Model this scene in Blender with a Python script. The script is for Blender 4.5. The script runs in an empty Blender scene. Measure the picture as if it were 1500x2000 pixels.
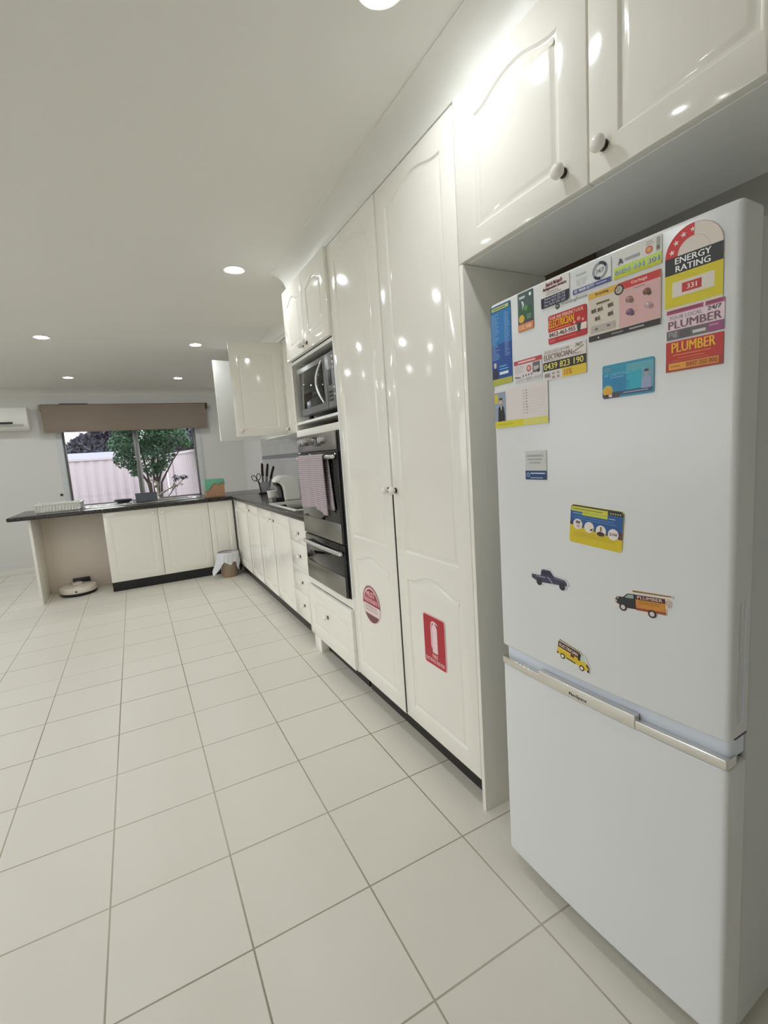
import bpy, bmesh, math, random
from mathutils import Matrix, Vector
random.seed(7)
SC = bpy.context.scene
COL = SC.collection
PI = math.pi

# ------------------------------------------------------------------ camera
cam_d = bpy.data.cameras.new('camera')
cam_d.sensor_fit = 'VERTICAL'
cam_d.sensor_height = 36.0
cam_d.sensor_width = 27.0
cam_d.lens = 920.146 * 36.0 / 2000.0
cam_d.clip_start = 0.02
cam_d.clip_end = 200
cam = bpy.data.objects.new('camera', cam_d)
COL.objects.link(cam)
_R = ((0.88071, 0.458623, 0.118383), (-0.468887, 0.879549, 0.080858), (-0.067041, -0.126721, 0.98967))
_r = Vector((_R[0][0], _R[1][0], _R[2][0])); _f = Vector((_R[0][1], _R[1][1], _R[2][1])); _u = Vector((_R[0][2], _R[1][2], _R[2][2]))
CAM = Vector((-0.91426, -1.15774, 1.2292))
cam.matrix_world = Matrix(((_r.x, _u.x, -_f.x, CAM.x), (_r.y, _u.y, -_f.y, CAM.y), (_r.z, _u.z, -_f.z, CAM.z), (0, 0, 0, 1)))
SC.camera = cam

# ------------------------------------------------------------------ world and exposure
LAMP = 147.0
SKY = 2.75
w = bpy.data.worlds.new('overcast_sky'); SC.world = w
w.use_nodes = True
nt = w.node_tree; nt.nodes.clear()
_o = nt.nodes.new('ShaderNodeOutputWorld'); _b = nt.nodes.new('ShaderNodeBackground')
_g = nt.nodes.new('ShaderNodeTexCoord'); _s = nt.nodes.new('ShaderNodeSeparateXYZ'); _rmp = nt.nodes.new('ShaderNodeValToRGB')
_rmp.color_ramp.elements[0].position = 0.0; _rmp.color_ramp.elements[0].color = (1.0, 0.96, 0.98, 1)
_rmp.color_ramp.elements[1].position = 0.6; _rmp.color_ramp.elements[1].color = (0.86, 0.92, 1.0, 1)
nt.links.new(_g.outputs['Generated'], _s.inputs[0]); nt.links.new(_s.outputs['Z'], _rmp.inputs[0])
nt.links.new(_rmp.outputs[0], _b.inputs[0]); _b.inputs[1].default_value = SKY
nt.links.new(_b.outputs[0], _o.inputs[0])
SC.view_settings.view_transform = 'Standard'
SC.view_settings.look = 'None'
SC.view_settings.gamma = 1.0
SC.view_settings.use_curve_mapping = False
SC.view_settings.exposure = 0.27
try:
    SC.cycles.use_denoising = True
    SC.cycles.max_bounces = 12
    SC.cycles.diffuse_bounces = 8
    SC.cycles.glossy_bounces = 6
    SC.cycles.transparent_max_bounces = 12
    SC.cycles.sample_clamp_indirect = 8.0
    SC.cycles.caustics_reflective = False
    SC.cycles.caustics_refractive = False
except Exception:
    pass

# ------------------------------------------------------------------ materials
def lin(c):
    r = []
    for v in c[:3]:
        v = v / 255.0
        r.append(v / 12.92 if v <= 0.04045 else ((v + 0.055) / 1.055) ** 2.4)
    return (r[0], r[1], r[2], 1.0)

MATS = {}
def mat(name, rgb, rough=0.5, metal=0.0, spec=0.5, var=0.0, scale=8.0, bump=0.0, bscale=60.0, coat=0.0, emit=None, es=0.0, stretch=None):
    """principled material with a procedural noise that varies colour and relief"""
    if name in MATS:
        return MATS[name]
    m = bpy.data.materials.new(name); MATS[name] = m
    m.use_nodes = True
    n = m.node_tree.nodes; l = m.node_tree.links
    p = n['Principled BSDF']
    p.inputs['Base Color'].default_value = lin(rgb)
    p.inputs['Roughness'].default_value = rough
    p.inputs['Metallic'].default_value = metal
    p.inputs['Specular IOR Level'].default_value = spec
    if coat:
        p.inputs['Coat Weight'].default_value = coat
        p.inputs['Coat Roughness'].default_value = 0.03
    if emit:
        p.inputs['Emission Color'].default_value = lin(emit)
        p.inputs['Emission Strength'].default_value = es
    if var or bump:
        tc = n.new('ShaderNodeTexCoord'); mp = n.new('ShaderNodeMapping')
        l.new(tc.outputs['Object'], mp.inputs[0])
        if stretch:
            mp.inputs['Scale'].default_value = stretch
    if var:
        nz = n.new('ShaderNodeTexNoise'); nz.inputs['Scale'].default_value = scale; nz.inputs['Detail'].default_value = 4
        mx = n.new('ShaderNodeMix'); mx.data_type = 'RGBA'
        c = lin(rgb)
        mx.inputs[6].default_value = tuple(max(0, v * (1 - var)) for v in c[:3]) + (1,)
        mx.inputs[7].default_value = tuple(min(1, v * (1 + var)) for v in c[:3]) + (1,)
        l.new(mp.outputs[0], nz.inputs[0]); l.new(nz.outputs[0], mx.inputs[0]); l.new(mx.outputs[2], p.inputs['Base Color'])
    if bump:
        n2 = n.new('ShaderNodeTexNoise'); n2.inputs['Scale'].default_value = bscale; n2.inputs['Detail'].default_value = 3
        bp = n.new('ShaderNodeBump'); bp.inputs['Strength'].default_value = bump; bp.inputs['Distance'].default_value = 0.002
        l.new(mp.outputs[0], n2.inputs[0]); l.new(n2.outputs[0], bp.inputs['Height']); l.new(bp.outputs[0], p.inputs['Normal'])
    return m

CREAM = mat('cream_gloss_laminate', (235, 232, 223), rough=0.10, spec=0.5, var=0.012, scale=2.0)
MELAMINE = mat('white_melamine', (234, 234, 231), rough=0.35, var=0.012, scale=3.0)
CARCASS = mat('carcass_board', (240, 229, 216), rough=0.4, var=0.02, scale=4.0)
RAW_SHADE = mat('chipboard_and_shade', (120, 104, 84), rough=0.8, var=0.15, scale=80.0)  # raw board, also the painted shade at the rear of the pantry end panel
WALLP = mat('wall_paint', (225, 224, 221), rough=0.6, var=0.012, scale=1.5, bump=0.05, bscale=220)
WALLFR = mat('wall_paint_unpainted_plaster', (128, 112, 95), rough=0.9, var=0.05, scale=5)
CEILP = mat('ceiling_paint', (236, 235, 230), rough=0.7, var=0.012, scale=1.0)
CORNM = mat('cornice_paint', (232, 231, 225), rough=0.45, var=0.01, scale=2)
BLACKK = mat('black_kick_laminate', (26, 22, 19), rough=0.35, var=0.1, scale=20)
PORC = mat('white_porcelain', (238, 233, 226), rough=0.08, spec=0.6, var=0.01, scale=30)
DARKMET = mat('dark_metal', (70, 68, 64), rough=0.35, metal=0.8, var=0.05, scale=40)
STEEL = mat('brushed_steel', (146, 143, 138), rough=0.3, metal=1.0, var=0.05, scale=6, stretch=(1, 1, 60))
STEELL = mat('light_steel', (214, 212, 210), rough=0.22, metal=0.85, var=0.03, scale=10)
CHROME = mat('polished_chrome', (226, 223, 218), rough=0.12, metal=1.0, var=0.02, scale=10)
BGLASS = mat('black_oven_glass', (10, 10, 11), rough=0.04, spec=0.6, var=0.05, scale=3)
BLACKP = mat('black_plastic', (22, 21, 21), rough=0.35, var=0.08, scale=30)
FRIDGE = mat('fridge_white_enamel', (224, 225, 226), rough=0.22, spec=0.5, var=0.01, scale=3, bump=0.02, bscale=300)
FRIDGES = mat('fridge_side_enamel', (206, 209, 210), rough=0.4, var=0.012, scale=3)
GASKET = mat('fridge_recess_plastic', (224, 231, 242), rough=0.35, var=0.02, scale=20)
WPLAST = mat('white_plastic', (236, 234, 228), rough=0.3, var=0.012, scale=10)
ALU = mat('window_aluminium', (150, 152, 152), rough=0.35, metal=0.7, var=0.03, scale=15)
ALUL = mat('window_reveal_paint', (214, 217, 220), rough=0.5, var=0.01, scale=6)
BLINDF = mat('taupe_blind_fabric', (140, 126, 113), rough=0.8, var=0.03, scale=200, bump=0.1, bscale=400)

def emission(name, rgb, s):
    m = bpy.data.materials.new(name); m.use_nodes = True
    n = m.node_tree.nodes; n.clear()
    o = n.new('ShaderNodeOutputMaterial'); e = n.new('ShaderNodeEmission')
    e.inputs[0].default_value = lin(rgb); e.inputs[1].default_value = s
    m.node_tree.links.new(e.outputs[0], o.inputs[0])
    return m
LENS = emission('lit_lamp_lens', (249, 253, 255), LAMP)

def glass_pane():
    m = bpy.data.materials.new('window_glass'); m.use_nodes = True
    n = m.node_tree.nodes; l = m.node_tree.links; n.clear()
    o = n.new('ShaderNodeOutputMaterial'); t = n.new('ShaderNodeBsdfTransparent'); g = n.new('ShaderNodeBsdfGlossy'); mx = n.new('ShaderNodeMixShader')
    fr = n.new('ShaderNodeFresnel'); fr.inputs[0].default_value = 1.45
    t.inputs[0].default_value = (0.95, 0.97, 0.96, 1); g.inputs['Roughness'].default_value = 0.01
    l.new(fr.outputs[0], mx.inputs[0]); l.new(t.outputs[0], mx.inputs[1]); l.new(g.outputs[0], mx.inputs[2]); l.new(mx.outputs[0], o.inputs[0])
    return m
GLASS = glass_pane()

TX, TY, TS, YA = -0.1279, -0.0387, 0.33, 2.19
def tile_material():
    m = bpy.data.materials.new('cream_floor_tiles'); m.use_nodes = True
    n = m.node_tree.nodes; l = m.node_tree.links
    p = n['Principled BSDF']
    geo = n.new('ShaderNodeNewGeometry'); sp = n.new('ShaderNodeSeparateXYZ'); l.new(geo.outputs['Position'], sp.inputs[0])
    def M(op, a, b=None, c=None):
        k = n.new('ShaderNodeMath'); k.operation = op
        for i, v in enumerate((a, b, c)):
            if v is None: continue
            if isinstance(v, (int, float)): k.inputs[i].default_value = v
            else: l.new(v, k.inputs[i])
        return k.outputs[0]
    ux = M('DIVIDE', M('SUBTRACT', sp.outputs['X'], TX), TS)
    far = M('GREATER_THAN', sp.outputs['Y'], YA)
    off = M('ADD', M('MULTIPLY', far, YA - TY), TY)
    uy = M('DIVIDE', M('SUBTRACT', sp.outputs['Y'], off), TS)
    def dist(u):
        fr = M('FRACT', u)
        return M('MINIMUM', fr, M('SUBTRACT', 1.0, fr))
    d = M('MULTIPLY', M('MINIMUM', dist(ux), dist(uy)), TS)
    # grout is wider and dirtier in places
    nz = n.new('ShaderNodeTexNoise'); nz.inputs['Scale'].default_value = 1.3; nz.inputs['Detail'].default_value = 2; l.new(geo.outputs['Position'], nz.inputs[0])
    gw = M('ADD', M('MULTIPLY', nz.outputs[0], 0.0012), 0.0012)
    grout = n.new('ShaderNodeMapRange'); l.new(d, grout.inputs[0])
    l.new(gw, grout.inputs[1]); l.new(M('ADD', gw, 0.0012), grout.inputs[2]); grout.inputs[3].default_value = 1; grout.inputs[4].default_value = 0
    dirt = n.new('ShaderNodeTexNoise'); dirt.inputs['Scale'].default_value = 0.9; dirt.inputs['Detail'].default_value = 3; l.new(geo.outputs['Position'], dirt.inputs[0])
    gcol = n.new('ShaderNodeMix'); gcol.data_type = 'RGBA'
    gcol.inputs[6].default_value = lin((150, 140, 122)); gcol.inputs[7].default_value = lin((190, 181, 166))
    rg = n.new('ShaderNodeMapRange'); l.new(dirt.outputs[0], rg.inputs[0]); rg.inputs[1].default_value = 0.38; rg.inputs[2].default_value = 0.62
    l.new(rg.outputs[0], gcol.inputs[0])
    # each tile its own shade plus soft mottling
    cb = n.new('ShaderNodeCombineXYZ'); l.new(M('FLOOR', ux), cb.inputs[0]); l.new(M('ADD', M('FLOOR', uy), M('MULTIPLY', far, 40.0)), cb.inputs[1])
    wn = n.new('ShaderNodeTexWhiteNoise'); wn.noise_dimensions = '2D'; l.new(cb.outputs[0], wn.inputs[0])
    mot = n.new('ShaderNodeTexNoise'); mot.inputs['Scale'].default_value = 7; mot.inputs['Detail'].default_value = 5; l.new(geo.outputs['Position'], mot.inputs[0])
    f = M('ADD', M('MULTIPLY', wn.outputs[0], 0.45), M('MULTIPLY', mot.outputs[0], 0.55))
    tcol = n.new('ShaderNodeMix'); tcol.data_type = 'RGBA'
    tcol.inputs[6].default_value = lin((226, 221, 210)); tcol.inputs[7].default_value = lin((232, 228, 218)); l.new(f, tcol.inputs[0])
    fin = n.new('ShaderNodeMix'); fin.data_type = 'RGBA'; l.new(grout.outputs[0], fin.inputs[0]); l.new(tcol.outputs[2], fin.inputs[6]); l.new(gcol.outputs[2], fin.inputs[7])
    l.new(fin.outputs[2], p.inputs['Base Color'])
    rr = M('ADD', M('MULTIPLY', grout.outputs[0], 0.4), 0.34); l.new(rr, p.inputs['Roughness'])
    p.inputs['Specular IOR Level'].default_value = 0.4
    bp = n.new('ShaderNodeBump'); bp.inputs['Strength'].default_value = 0.35; bp.inputs['Distance'].default_value = 0.001; bp.invert = True
    l.new(grout.outputs[0], bp.inputs['Height']); l.new(bp.outputs[0], p.inputs['Normal'])
    return m
TILE = tile_material()

def bench_material():
    m = bpy.data.materials.new('charcoal_speckled_laminate'); m.use_nodes = True
    n = m.node_tree.nodes; l = m.node_tree.links; p = n['Principled BSDF']
    tc = n.new('ShaderNodeTexCoord'); nz = n.new('ShaderNodeTexNoise'); nz.inputs['Scale'].default_value = 90; nz.inputs['Detail'].default_value = 5
    r = n.new('ShaderNodeValToRGB'); r.color_ramp.elements[0].position = 0.4; r.color_ramp.elements[0].color = lin((30, 27, 25)); r.color_ramp.elements[1].position = 0.7; r.color_ramp.elements[1].color = lin((72, 64, 58))
    l.new(tc.outputs['Object'], nz.inputs[0]); l.new(nz.outputs[0], r.inputs[0]); l.new(r.outputs[0], p.inputs['Base Color'])
    p.inputs['Roughness'].default_value = 0.22; p.inputs['Specular IOR Level'].default_value = 0.5
    return m
BENCH = bench_material()

# ------------------------------------------------------------------ geometry helpers
WM = {}
def tag(o, label, cat, group=None):
    o['label'] = label; o['category'] = cat
    if group: o['group'] = group
    return o
def thing(name, label, cat, loc=(0, 0, 0), rotz=0.0, group=None):
    o = bpy.data.objects.new(name, None); COL.objects.link(o)
    o.empty_display_size = 0.05
    o.location = loc; o.rotation_euler = (0, 0, rotz)
    WM[o.name] = Matrix.Translation(Vector(loc)) @ Matrix.Rotation(rotz, 4, 'Z')
    return tag(o, label, cat, group)

class MB:
    """collects shapes; build() links them as one mesh object"""
    def __init__(s):
        s.v = []; s.f = []; s.fm = []; s.m = []
    def mi(s, m):
        if m not in s.m: s.m.append(m)
        return s.m.index(m)
    def add(s, vs, fs, m):
        b = len(s.v); k = s.mi(m)
        s.v += [Vector(q) for q in vs]
        for f in fs:
            s.f.append([i + b for i in f]); s.fm.append(k)
        return s
    def add_bm(s, bm, m, mp=None):
        bm.verts.index_update()
        return s.add([mp(v.co) if mp else v.co.copy() for v in bm.verts], [[v.index for v in f.verts] for f in bm.faces], m)
    def box(s, x0, y0, z0, x1, y1, z1, m, bev=0.0, seg=2, mp=None):
        x0, x1 = min(x0, x1), max(x0, x1); y0, y1 = min(y0, y1), max(y0, y1); z0, z1 = min(z0, z1), max(z0, z1)
        bm = bmesh.new()
        vs = [bm.verts.new((x, y, z)) for z in (z0, z1) for y in (y0, y1) for x in (x0, x1)]
        for q in ((0, 2, 3, 1), (4, 5, 7, 6), (0, 1, 5, 4), (2, 6, 7, 3), (0, 4, 6, 2), (1, 3, 7, 5)):
            bm.faces.new([vs[i] for i in q])
        if bev > 0:
            bmesh.ops.bevel(bm, geom=list(bm.edges), offset=bev, segments=seg, profile=0.5, affect='EDGES', clamp_overlap=True)
        s.add_bm(bm, m, mp); bm.free()
        return s
    def tube(s, pts, r, m, n=10, caps=True):
        pts = [Vector(p) for p in pts]; rs = r if isinstance(r, (list, tuple)) else [r] * len(pts)
        vs = []; fs = []; up = None
        for i, p in enumerate(pts):
            t = (pts[min(i + 1, len(pts) - 1)] - pts[max(i - 1, 0)]).normalized()
            if up is None:
                up = Vector((0, 0, 1)) if abs(t.z) < 0.9 else Vector((1, 0, 0))
            a = t.cross(up).normalized(); b = a.cross(t).normalized(); up = b
            for k in range(n):
                an = 2 * PI * k / n
                vs.append(p + (a * math.cos(an) + b * math.sin(an)) * rs[i])
        for i in range(len(pts) - 1):
            for k in range(n):
                fs.append((i * n + k, i * n + (k + 1) % n, (i + 1) * n + (k + 1) % n, (i + 1) * n + k))
        if caps:
            fs.append(tuple(range(n))[::-1]); fs.append(tuple((len(pts) - 1) * n + k for k in range(n)))
        return s.add(vs, fs, m)
    def lathe(s, prof, o, m, axis=(0, 0, 1), n=28, sx=1.0, sy=1.0):
        ax = Vector(axis).normalized(); h = Vector((0, 0, 1)) if abs(ax.z) < 0.9 else Vector((1, 0, 0))
        a = ax.cross(h).normalized(); b = ax.cross(a).normalized(); o = Vector(o)
        vs = []; fs = []
        for r, z in prof:
            for k in range(n):
                an = 2 * PI * k / n
                vs.append(o + ax * z + a * (math.cos(an) * r * sx) + b * (math.sin(an) * r * sy))
        for i in range(len(prof) - 1):
            for k in range(n):
                fs.append((i * n + k, i * n + (k + 1) % n, (i + 1) * n + (k + 1) % n, (i + 1) * n + k))
        if prof[0][0] > 1e-6: fs.append(tuple(range(n)))
        if prof[-1][0] > 1e-6: fs.append(tuple((len(prof) - 1) * n + k for k in range(n)))
        return s.add(vs, fs, m)
    def prism(s, poly, mp, d0, d1, m):
        """poly of (a,b); mp(a,b,d) gives the point"""
        n = len(poly)
        vs = [mp(a, b, d0) for a, b in poly] + [mp(a, b, d1) for a, b in poly]
        fs = [tuple(range(n)), tuple(range(2 * n - 1, n - 1, -1))] + [(i, i + n, (i + 1) % n + n, (i + 1) % n) for i in range(n)]
        return s.add(vs, fs, m)
    def sphere(s, c, r, m, n=16, sz=(1, 1, 1)):
        bm = bmesh.new(); bmesh.ops.create_uvsphere(bm, u_segments=n, v_segments=max(6, n // 2), radius=r)
        c = Vector(c)
        s.add_bm(bm, m, lambda q: Vector((q.x * sz[0], q.y * sz[1], q.z * sz[2])) + c); bm.free()
        return s
    def build(s, name, parent=None, smooth=32, local=False, origin=None, fix=True):
        me = bpy.data.meshes.new(name)
        vs = s.v
        if parent is not None:
            if not local:
                inv = WM[parent.name].inverted(); vs = [inv @ v for v in vs]
        else:
            if origin is None:
                xs = [v.x for v in vs]; ys = [v.y for v in vs]; zs = [v.z for v in vs]
                origin = ((min(xs) + max(xs)) / 2, (min(ys) + max(ys)) / 2, min(zs))
            origin = Vector(origin); vs = [v - origin for v in vs]
        me.from_pydata([tuple(v) for v in vs], [], s.f)
        for m in s.m: me.materials.append(m)
        me.polygons.foreach_set('material_index', s.fm)
        if fix:
            bm = bmesh.new(); bm.from_mesh(me); bmesh.ops.recalc_face_normals(bm, faces=bm.faces); bm.to_mesh(me); bm.free()
        if smooth:
            me.polygons.foreach_set('use_smooth', [True] * len(me.polygons))
            me.set_sharp_from_angle(angle=math.radians(smooth))
        me.update()
        o = bpy.data.objects.new(name, me); COL.objects.link(o)
        if parent is not None:
            o.parent = parent; WM[o.name] = WM[parent.name].copy()
        else:
            o.location = origin; WM[o.name] = Matrix.Translation(origin)
        return o

def struct(name, mb, smooth=32, parent=None):
    o = mb.build(name, parent=parent, smooth=smooth, origin=None if parent else (0, 0, 0))
    if parent is None: o['kind'] = 'structure'
    return o

# ------------------------------------------------------------------ the room
XL, XR, YF, YB, ZC = -4.6, 0.60, -3.2, 6.2, 2.30
struct('floor', MB().box(XL, YF, -0.1, XR, YB, 0.0, TILE), smooth=0)
struct('ceiling', MB().box(XL - 0.1, YF - 0.1, ZC, XR + 0.1, YB + 0.1, ZC + 0.1, CEILP), smooth=0)
DY0, DY1, DZ1 = -1.2, 5.0, 2.14       # unseen wide glazed door, added on the left to let in fill daylight
_wl = MB().box(XL - 0.12, YF, 0, XL, DY0, ZC, WALLP); _wl.box(XL - 0.12, DY1, 0, XL, YB, ZC, WALLP); _wl.box(XL - 0.12, DY0, DZ1, XL, DY1, ZC, WALLP)
struct('wall_left', _wl, smooth=0)
FX0, FX1, FZ0, FZ1 = -4.45, -2.75, 0.15, 2.14      # unseen window behind the camera, added for more fill daylight
_wf = MB().box(XL, YF - 0.12, 0, FX0, YF, ZC, WALLP); _wf.box(FX1, YF - 0.12, 0, XR, YF, ZC, WALLP); _wf.box(FX0, YF - 0.12, 0, FX1, YF, FZ0, WALLP); _wf.box(FX0, YF - 0.12, FZ1, FX1, YF, ZC, WALLP)
struct('wall_front', _wf, smooth=0)
struct('wall_right', MB().box(XR, YF, 0, XR + 0.12, YB, ZC, WALLP), smooth=0)
WX0, WX1, WZ0, WZ1 = -1.675, -0.060, 0.77, 1.98
wb = MB()
wb.box(XL, YB, 0, WX0, YB + 0.2, ZC, WALLP); wb.box(WX1, YB, 0, XR + 0.12, YB + 0.2, ZC, WALLP)
wb.box(WX0, YB, 0, WX1, YB + 0.2, WZ0, WALLP); wb.box(WX0, YB, WZ1, WX1, YB + 0.2, ZC, WALLP)
struct('wall_back', wb, smooth=0)
struct('baseboard_back', MB().box(XL, YB - 0.014, 0, XR, YB, 0.07, CORNM, 0.003), smooth=0)

def cove(points, out, h, m, n=10, up=True):
    """cornice swept along a straight line: points (p0,p1) at the wall/ceiling corner, out = direction into the room"""
    p0, p1 = Vector(points[0]), Vector(points[1]); out = Vector(out)
    prof = [(0.0, -h), (0.006, -h)]
    for i in range(n + 1):
        a = PI / 2 * i / n
        prof.append((h - (h - 0.006) * math.cos(a), -h + (h - 0.006) * math.sin(a)))
    prof += [(h, 0.0), (0.0, 0.0)]
    mb = MB()
    vs = [p + out * a + Vector((0, 0, b)) for p in (p0, p1) for a, b in prof]
    k = len(prof)
    fs = [tuple(range(k)), tuple(range(2 * k - 1, k - 1, -1))] + [(i, (i + 1) % k, (i + 1) % k + k, i + k) for i in range(k)]
    return mb.add(vs, fs, m)
struct('trim_1', cove(((XL, YB, ZC), (XR, YB, ZC)), (0, -1, 0), 0.09, CORNM), smooth=30)
# bulkhead over the tall cupboards, its cove
bk = MB().box(0.020, -0.762, 2.207, XR, 1.683, ZC, CORNM)
struct('trim_2', bk, smooth=0)
struct('trim_3', cove(((0.020, -0.762, ZC), (0.020, 1.683, ZC)), (-1, 0, 0), 0.092, CORNM), smooth=30)
struct('trim_4', MB().box(0.300, 1.683, 2.207, XR, 3.745, ZC, CORNM), smooth=0)
struct('trim_5', cove(((0.300, 1.683, ZC), (0.300, 3.745, ZC)), (-1, 0, 0), 0.06, CORNM), smooth=30)

# splashback tiles on the right wall
def splash_material():
    m = bpy.data.materials.new('grey_splashback_tiles'); m.use_nodes = True
    n = m.node_tree.nodes; l = m.node_tree.links; p = n['Principled BSDF']
    tc = n.new('ShaderNodeTexCoord'); mp = n.new('ShaderNodeMapping'); mp.inputs['Rotation'].default_value = (0, PI / 2, PI / 2)
    geo = n.new('ShaderNodeNewGeometry'); sp = n.new('ShaderNodeSeparateXYZ'); cb = n.new('ShaderNodeCombineXYZ')
    l.new(geo.outputs['Position'], sp.inputs[0]); l.new(sp.outputs['Y'], cb.inputs[0]); l.new(sp.outputs['Z'], cb.inputs[1])
    b = n.new('ShaderNodeTexBrick'); b.offset = 0; b.inputs['Scale'].default_value = 1; b.inputs['Brick Width'].default_value = 0.2; b.inputs['Row Height'].default_value = 0.2
    b.inputs['Mortar Size'].default_value = 0.002; b.inputs['Color1'].default_value = lin((196, 195, 194)); b.inputs['Color2'].default_value = lin((190, 189, 188)); b.inputs['Mortar'].default_value = lin((168, 167, 165))
    l.new(cb.outputs[0], b.inputs[0]); l.new(b.outputs[0], p.inputs['Base Color']); p.inputs['Roughness'].default_value = 0.25
    return m
SPL = splash_material()
SPB = mat('grey_border_tile', (120, 120, 126), rough=0.25, var=0.12, scale=25)
sp_ = MB()
sp_.box(XR - 0.008, 1.70, 0.858, XR - 0.0001, 5.06, 1.232, SPL); sp_.box(XR - 0.010, 1.70, 1.232, XR - 0.0001, 5.06, 1.279, SPB); sp_.box(XR - 0.008, 1.70, 1.279, XR - 0.0001, 5.06, 1.50, SPL)
struct('trim_6', sp_, smooth=0)

# ------------------------------------------------------------------ window
win = bpy.data.objects.new('window_1', None); COL.objects.link(win); win['kind'] = 'structure'; win.location = (WX0, YB, WZ0); WM['window_1'] = Matrix.Translation((WX0, YB, WZ0))
a = MB()
for x0, x1 in ((WX0 - 0.062, WX0), (WX1, WX1 + 0.062)):
    a.box(x0, YB - 0.012, WZ0 - 0.05, x1, YB + 0.002, WZ1 + 0.05, ALUL, 0.002)
a.box(WX0 - 0.062, YB - 0.012, WZ1, WX1 + 0.062, YB + 0.002, WZ1 + 0.06, ALUL, 0.002)
a.build('architrave', win)
s_ = MB().box(WX0 - 0.07, YB - 0.03, WZ0 - 0.025, WX1 + 0.07, YB + 0.1, WZ0, ALUL, 0.003); s_.build('sill', win)
f_ = MB(); fy0, fy1 = YB + 0.09, YB + 0.13
f_.box(WX0, fy0, WZ0, WX0 + 0.022, fy1, WZ1, ALU, 0.002); f_.box(WX1 - 0.022, fy0, WZ0, WX1, fy1, WZ1, ALU, 0.002)
f_.box(WX0, fy0, WZ0, WX1, fy1, WZ0 + 0.03, ALU, 0.002); f_.box(WX0, fy0, WZ1 - 0.03, WX1, fy1, WZ1, ALU, 0.002)
f_.build('window_frame', win)
sd = bpy.data.objects.new('added_fill_door', None); COL.objects.link(sd); sd['kind'] = 'structure'; sd.location = (XL - 0.06, DY0, 0); WM['added_fill_door'] = Matrix.Translation((XL - 0.06, DY0, 0))
k = MB()
for y in (DY0, (DY0 + DY1) / 2 - 0.03, DY1 - 0.06): k.box(XL - 0.09, y, 0.0, XL - 0.03, y + 0.06, DZ1, ALU, 0.003)
k.box(XL - 0.09, DY0 + 0.06, 0.0, XL - 0.03, DY1 - 0.06, 0.05, ALU, 0.003); k.box(XL - 0.09, DY0 + 0.06, DZ1 - 0.05, XL - 0.03, DY1 - 0.06, DZ1, ALU, 0.003)
k.build('added_fill_door_frame', sd)
for y in (DY0 + 0.06, (DY0 + DY1) / 2 + 0.03): MB().box(XL - 0.062, y, 0.05, XL - 0.058, y + (DY1 - DY0) / 2 - 0.09, DZ1 - 0.05, GLASS).build('pane', sd)  # panes of the added fill door
w2_ = bpy.data.objects.new('added_fill_window', None); COL.objects.link(w2_); w2_['kind'] = 'structure'; w2_.location = (FX0, YF, FZ0); WM['added_fill_window'] = Matrix.Translation((FX0, YF, FZ0))
k = MB()
for x in (FX0, (FX0 + FX1) / 2 - 0.02, FX1 - 0.04): k.box(x, YF - 0.09, FZ0, x + 0.04, YF - 0.04, FZ1, ALU, 0.003)
k.box(FX0 + 0.04, YF - 0.09, FZ0, FX1 - 0.04, YF - 0.04, FZ0 + 0.04, ALU, 0.003); k.box(FX0 + 0.04, YF - 0.09, FZ1 - 0.04, FX1 - 0.04, YF - 0.04, FZ1, ALU, 0.003)
k.build('window_frame', w2_)
for x in (FX0 + 0.04, (FX0 + FX1) / 2 + 0.02): MB().box(x, YF - 0.067, FZ0 + 0.04, x + (FX1 - FX0) / 2 - 0.06, YF - 0.063, FZ1 - 0.04, GLASS).build('pane', w2_)  # panes of the added fill window
MX = -0.828
mu = MB().box(MX - 0.034, fy0 - 0.012, WZ0 + 0.03, MX + 0.002, fy0 + 0.018, WZ1 - 0.03, ALU, 0.002); mu.box(MX - 0.006, fy0 + 0.02, WZ0 + 0.03, MX + 0.030, fy1 - 0.002, WZ1 - 0.03, ALUL, 0.002)
mu.build('mullion', win)
MB().box(MX - 0.05, fy0 - 0.03, 1.285, MX - 0.034, fy0 + 0.005, 1.345, BLACKP, 0.003).build('latch', win)
MB().box(WX0 + 0.02, fy0 + 0.006, WZ0 + 0.028, MX - 0.02, fy0 + 0.010, WZ1 - 0.028, GLASS).build('pane', win)
MB().box(MX + 0.01, fy0 + 0.026, WZ0 + 0.028, WX1 - 0.02, fy0 + 0.030, WZ1 - 0.028, GLASS).build('pane', win)

# ------------------------------------------------------------------ downlights
def lamp_proto():
    t = thing('ceiling_downlight', 'x', 'ceiling light', (0, 0, ZC), 0, 'round recessed ceiling downlights')
    MB().lathe([(0.043, -0.001), (0.045, -0.005), (0.058, -0.006), (0.062, -0.003), (0.062, 0.0), (0.043, 0.0)], (0, 0, ZC), WPLAST, n=40).build('trim_ring', t)
    MB().lathe([(0.0, -0.0095), (0.018, -0.009), (0.032, -0.0075), (0.0405, -0.0055), (0.0432, -0.001)], (0, 0, ZC), LENS, n=40).build('lens', t, fix=False)
    return t
LP = [(-0.278, -0.096, 'lit round downlight cut off by the top edge, nearest the overhead cupboard'),
      (-0.281, 1.677, 'lit round downlight alone in mid ceiling, out from the oven tower cornice'),
      (-0.283, 3.502, 'lit round downlight beside the open white wall cupboard door'),
      (-0.292, 5.275, 'lit round downlight near the right half of the window blind'),
      (-1.426, 3.463, 'lit round downlight nearest the left edge of the picture'),
      (-1.437, 5.323, 'lit round downlight near the left half of the window blind')]
ADDED_FILL = [(-2.58, y) for y in (-0.07, 1.68, 3.48, 5.3)] + [(-3.73, 3.48), (-3.73, 5.3)] + [(-1.43, -0.07), (-1.43, 1.68)]  # extra downlights out of view, added to brighten the room
L0 = lamp_proto()
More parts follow.
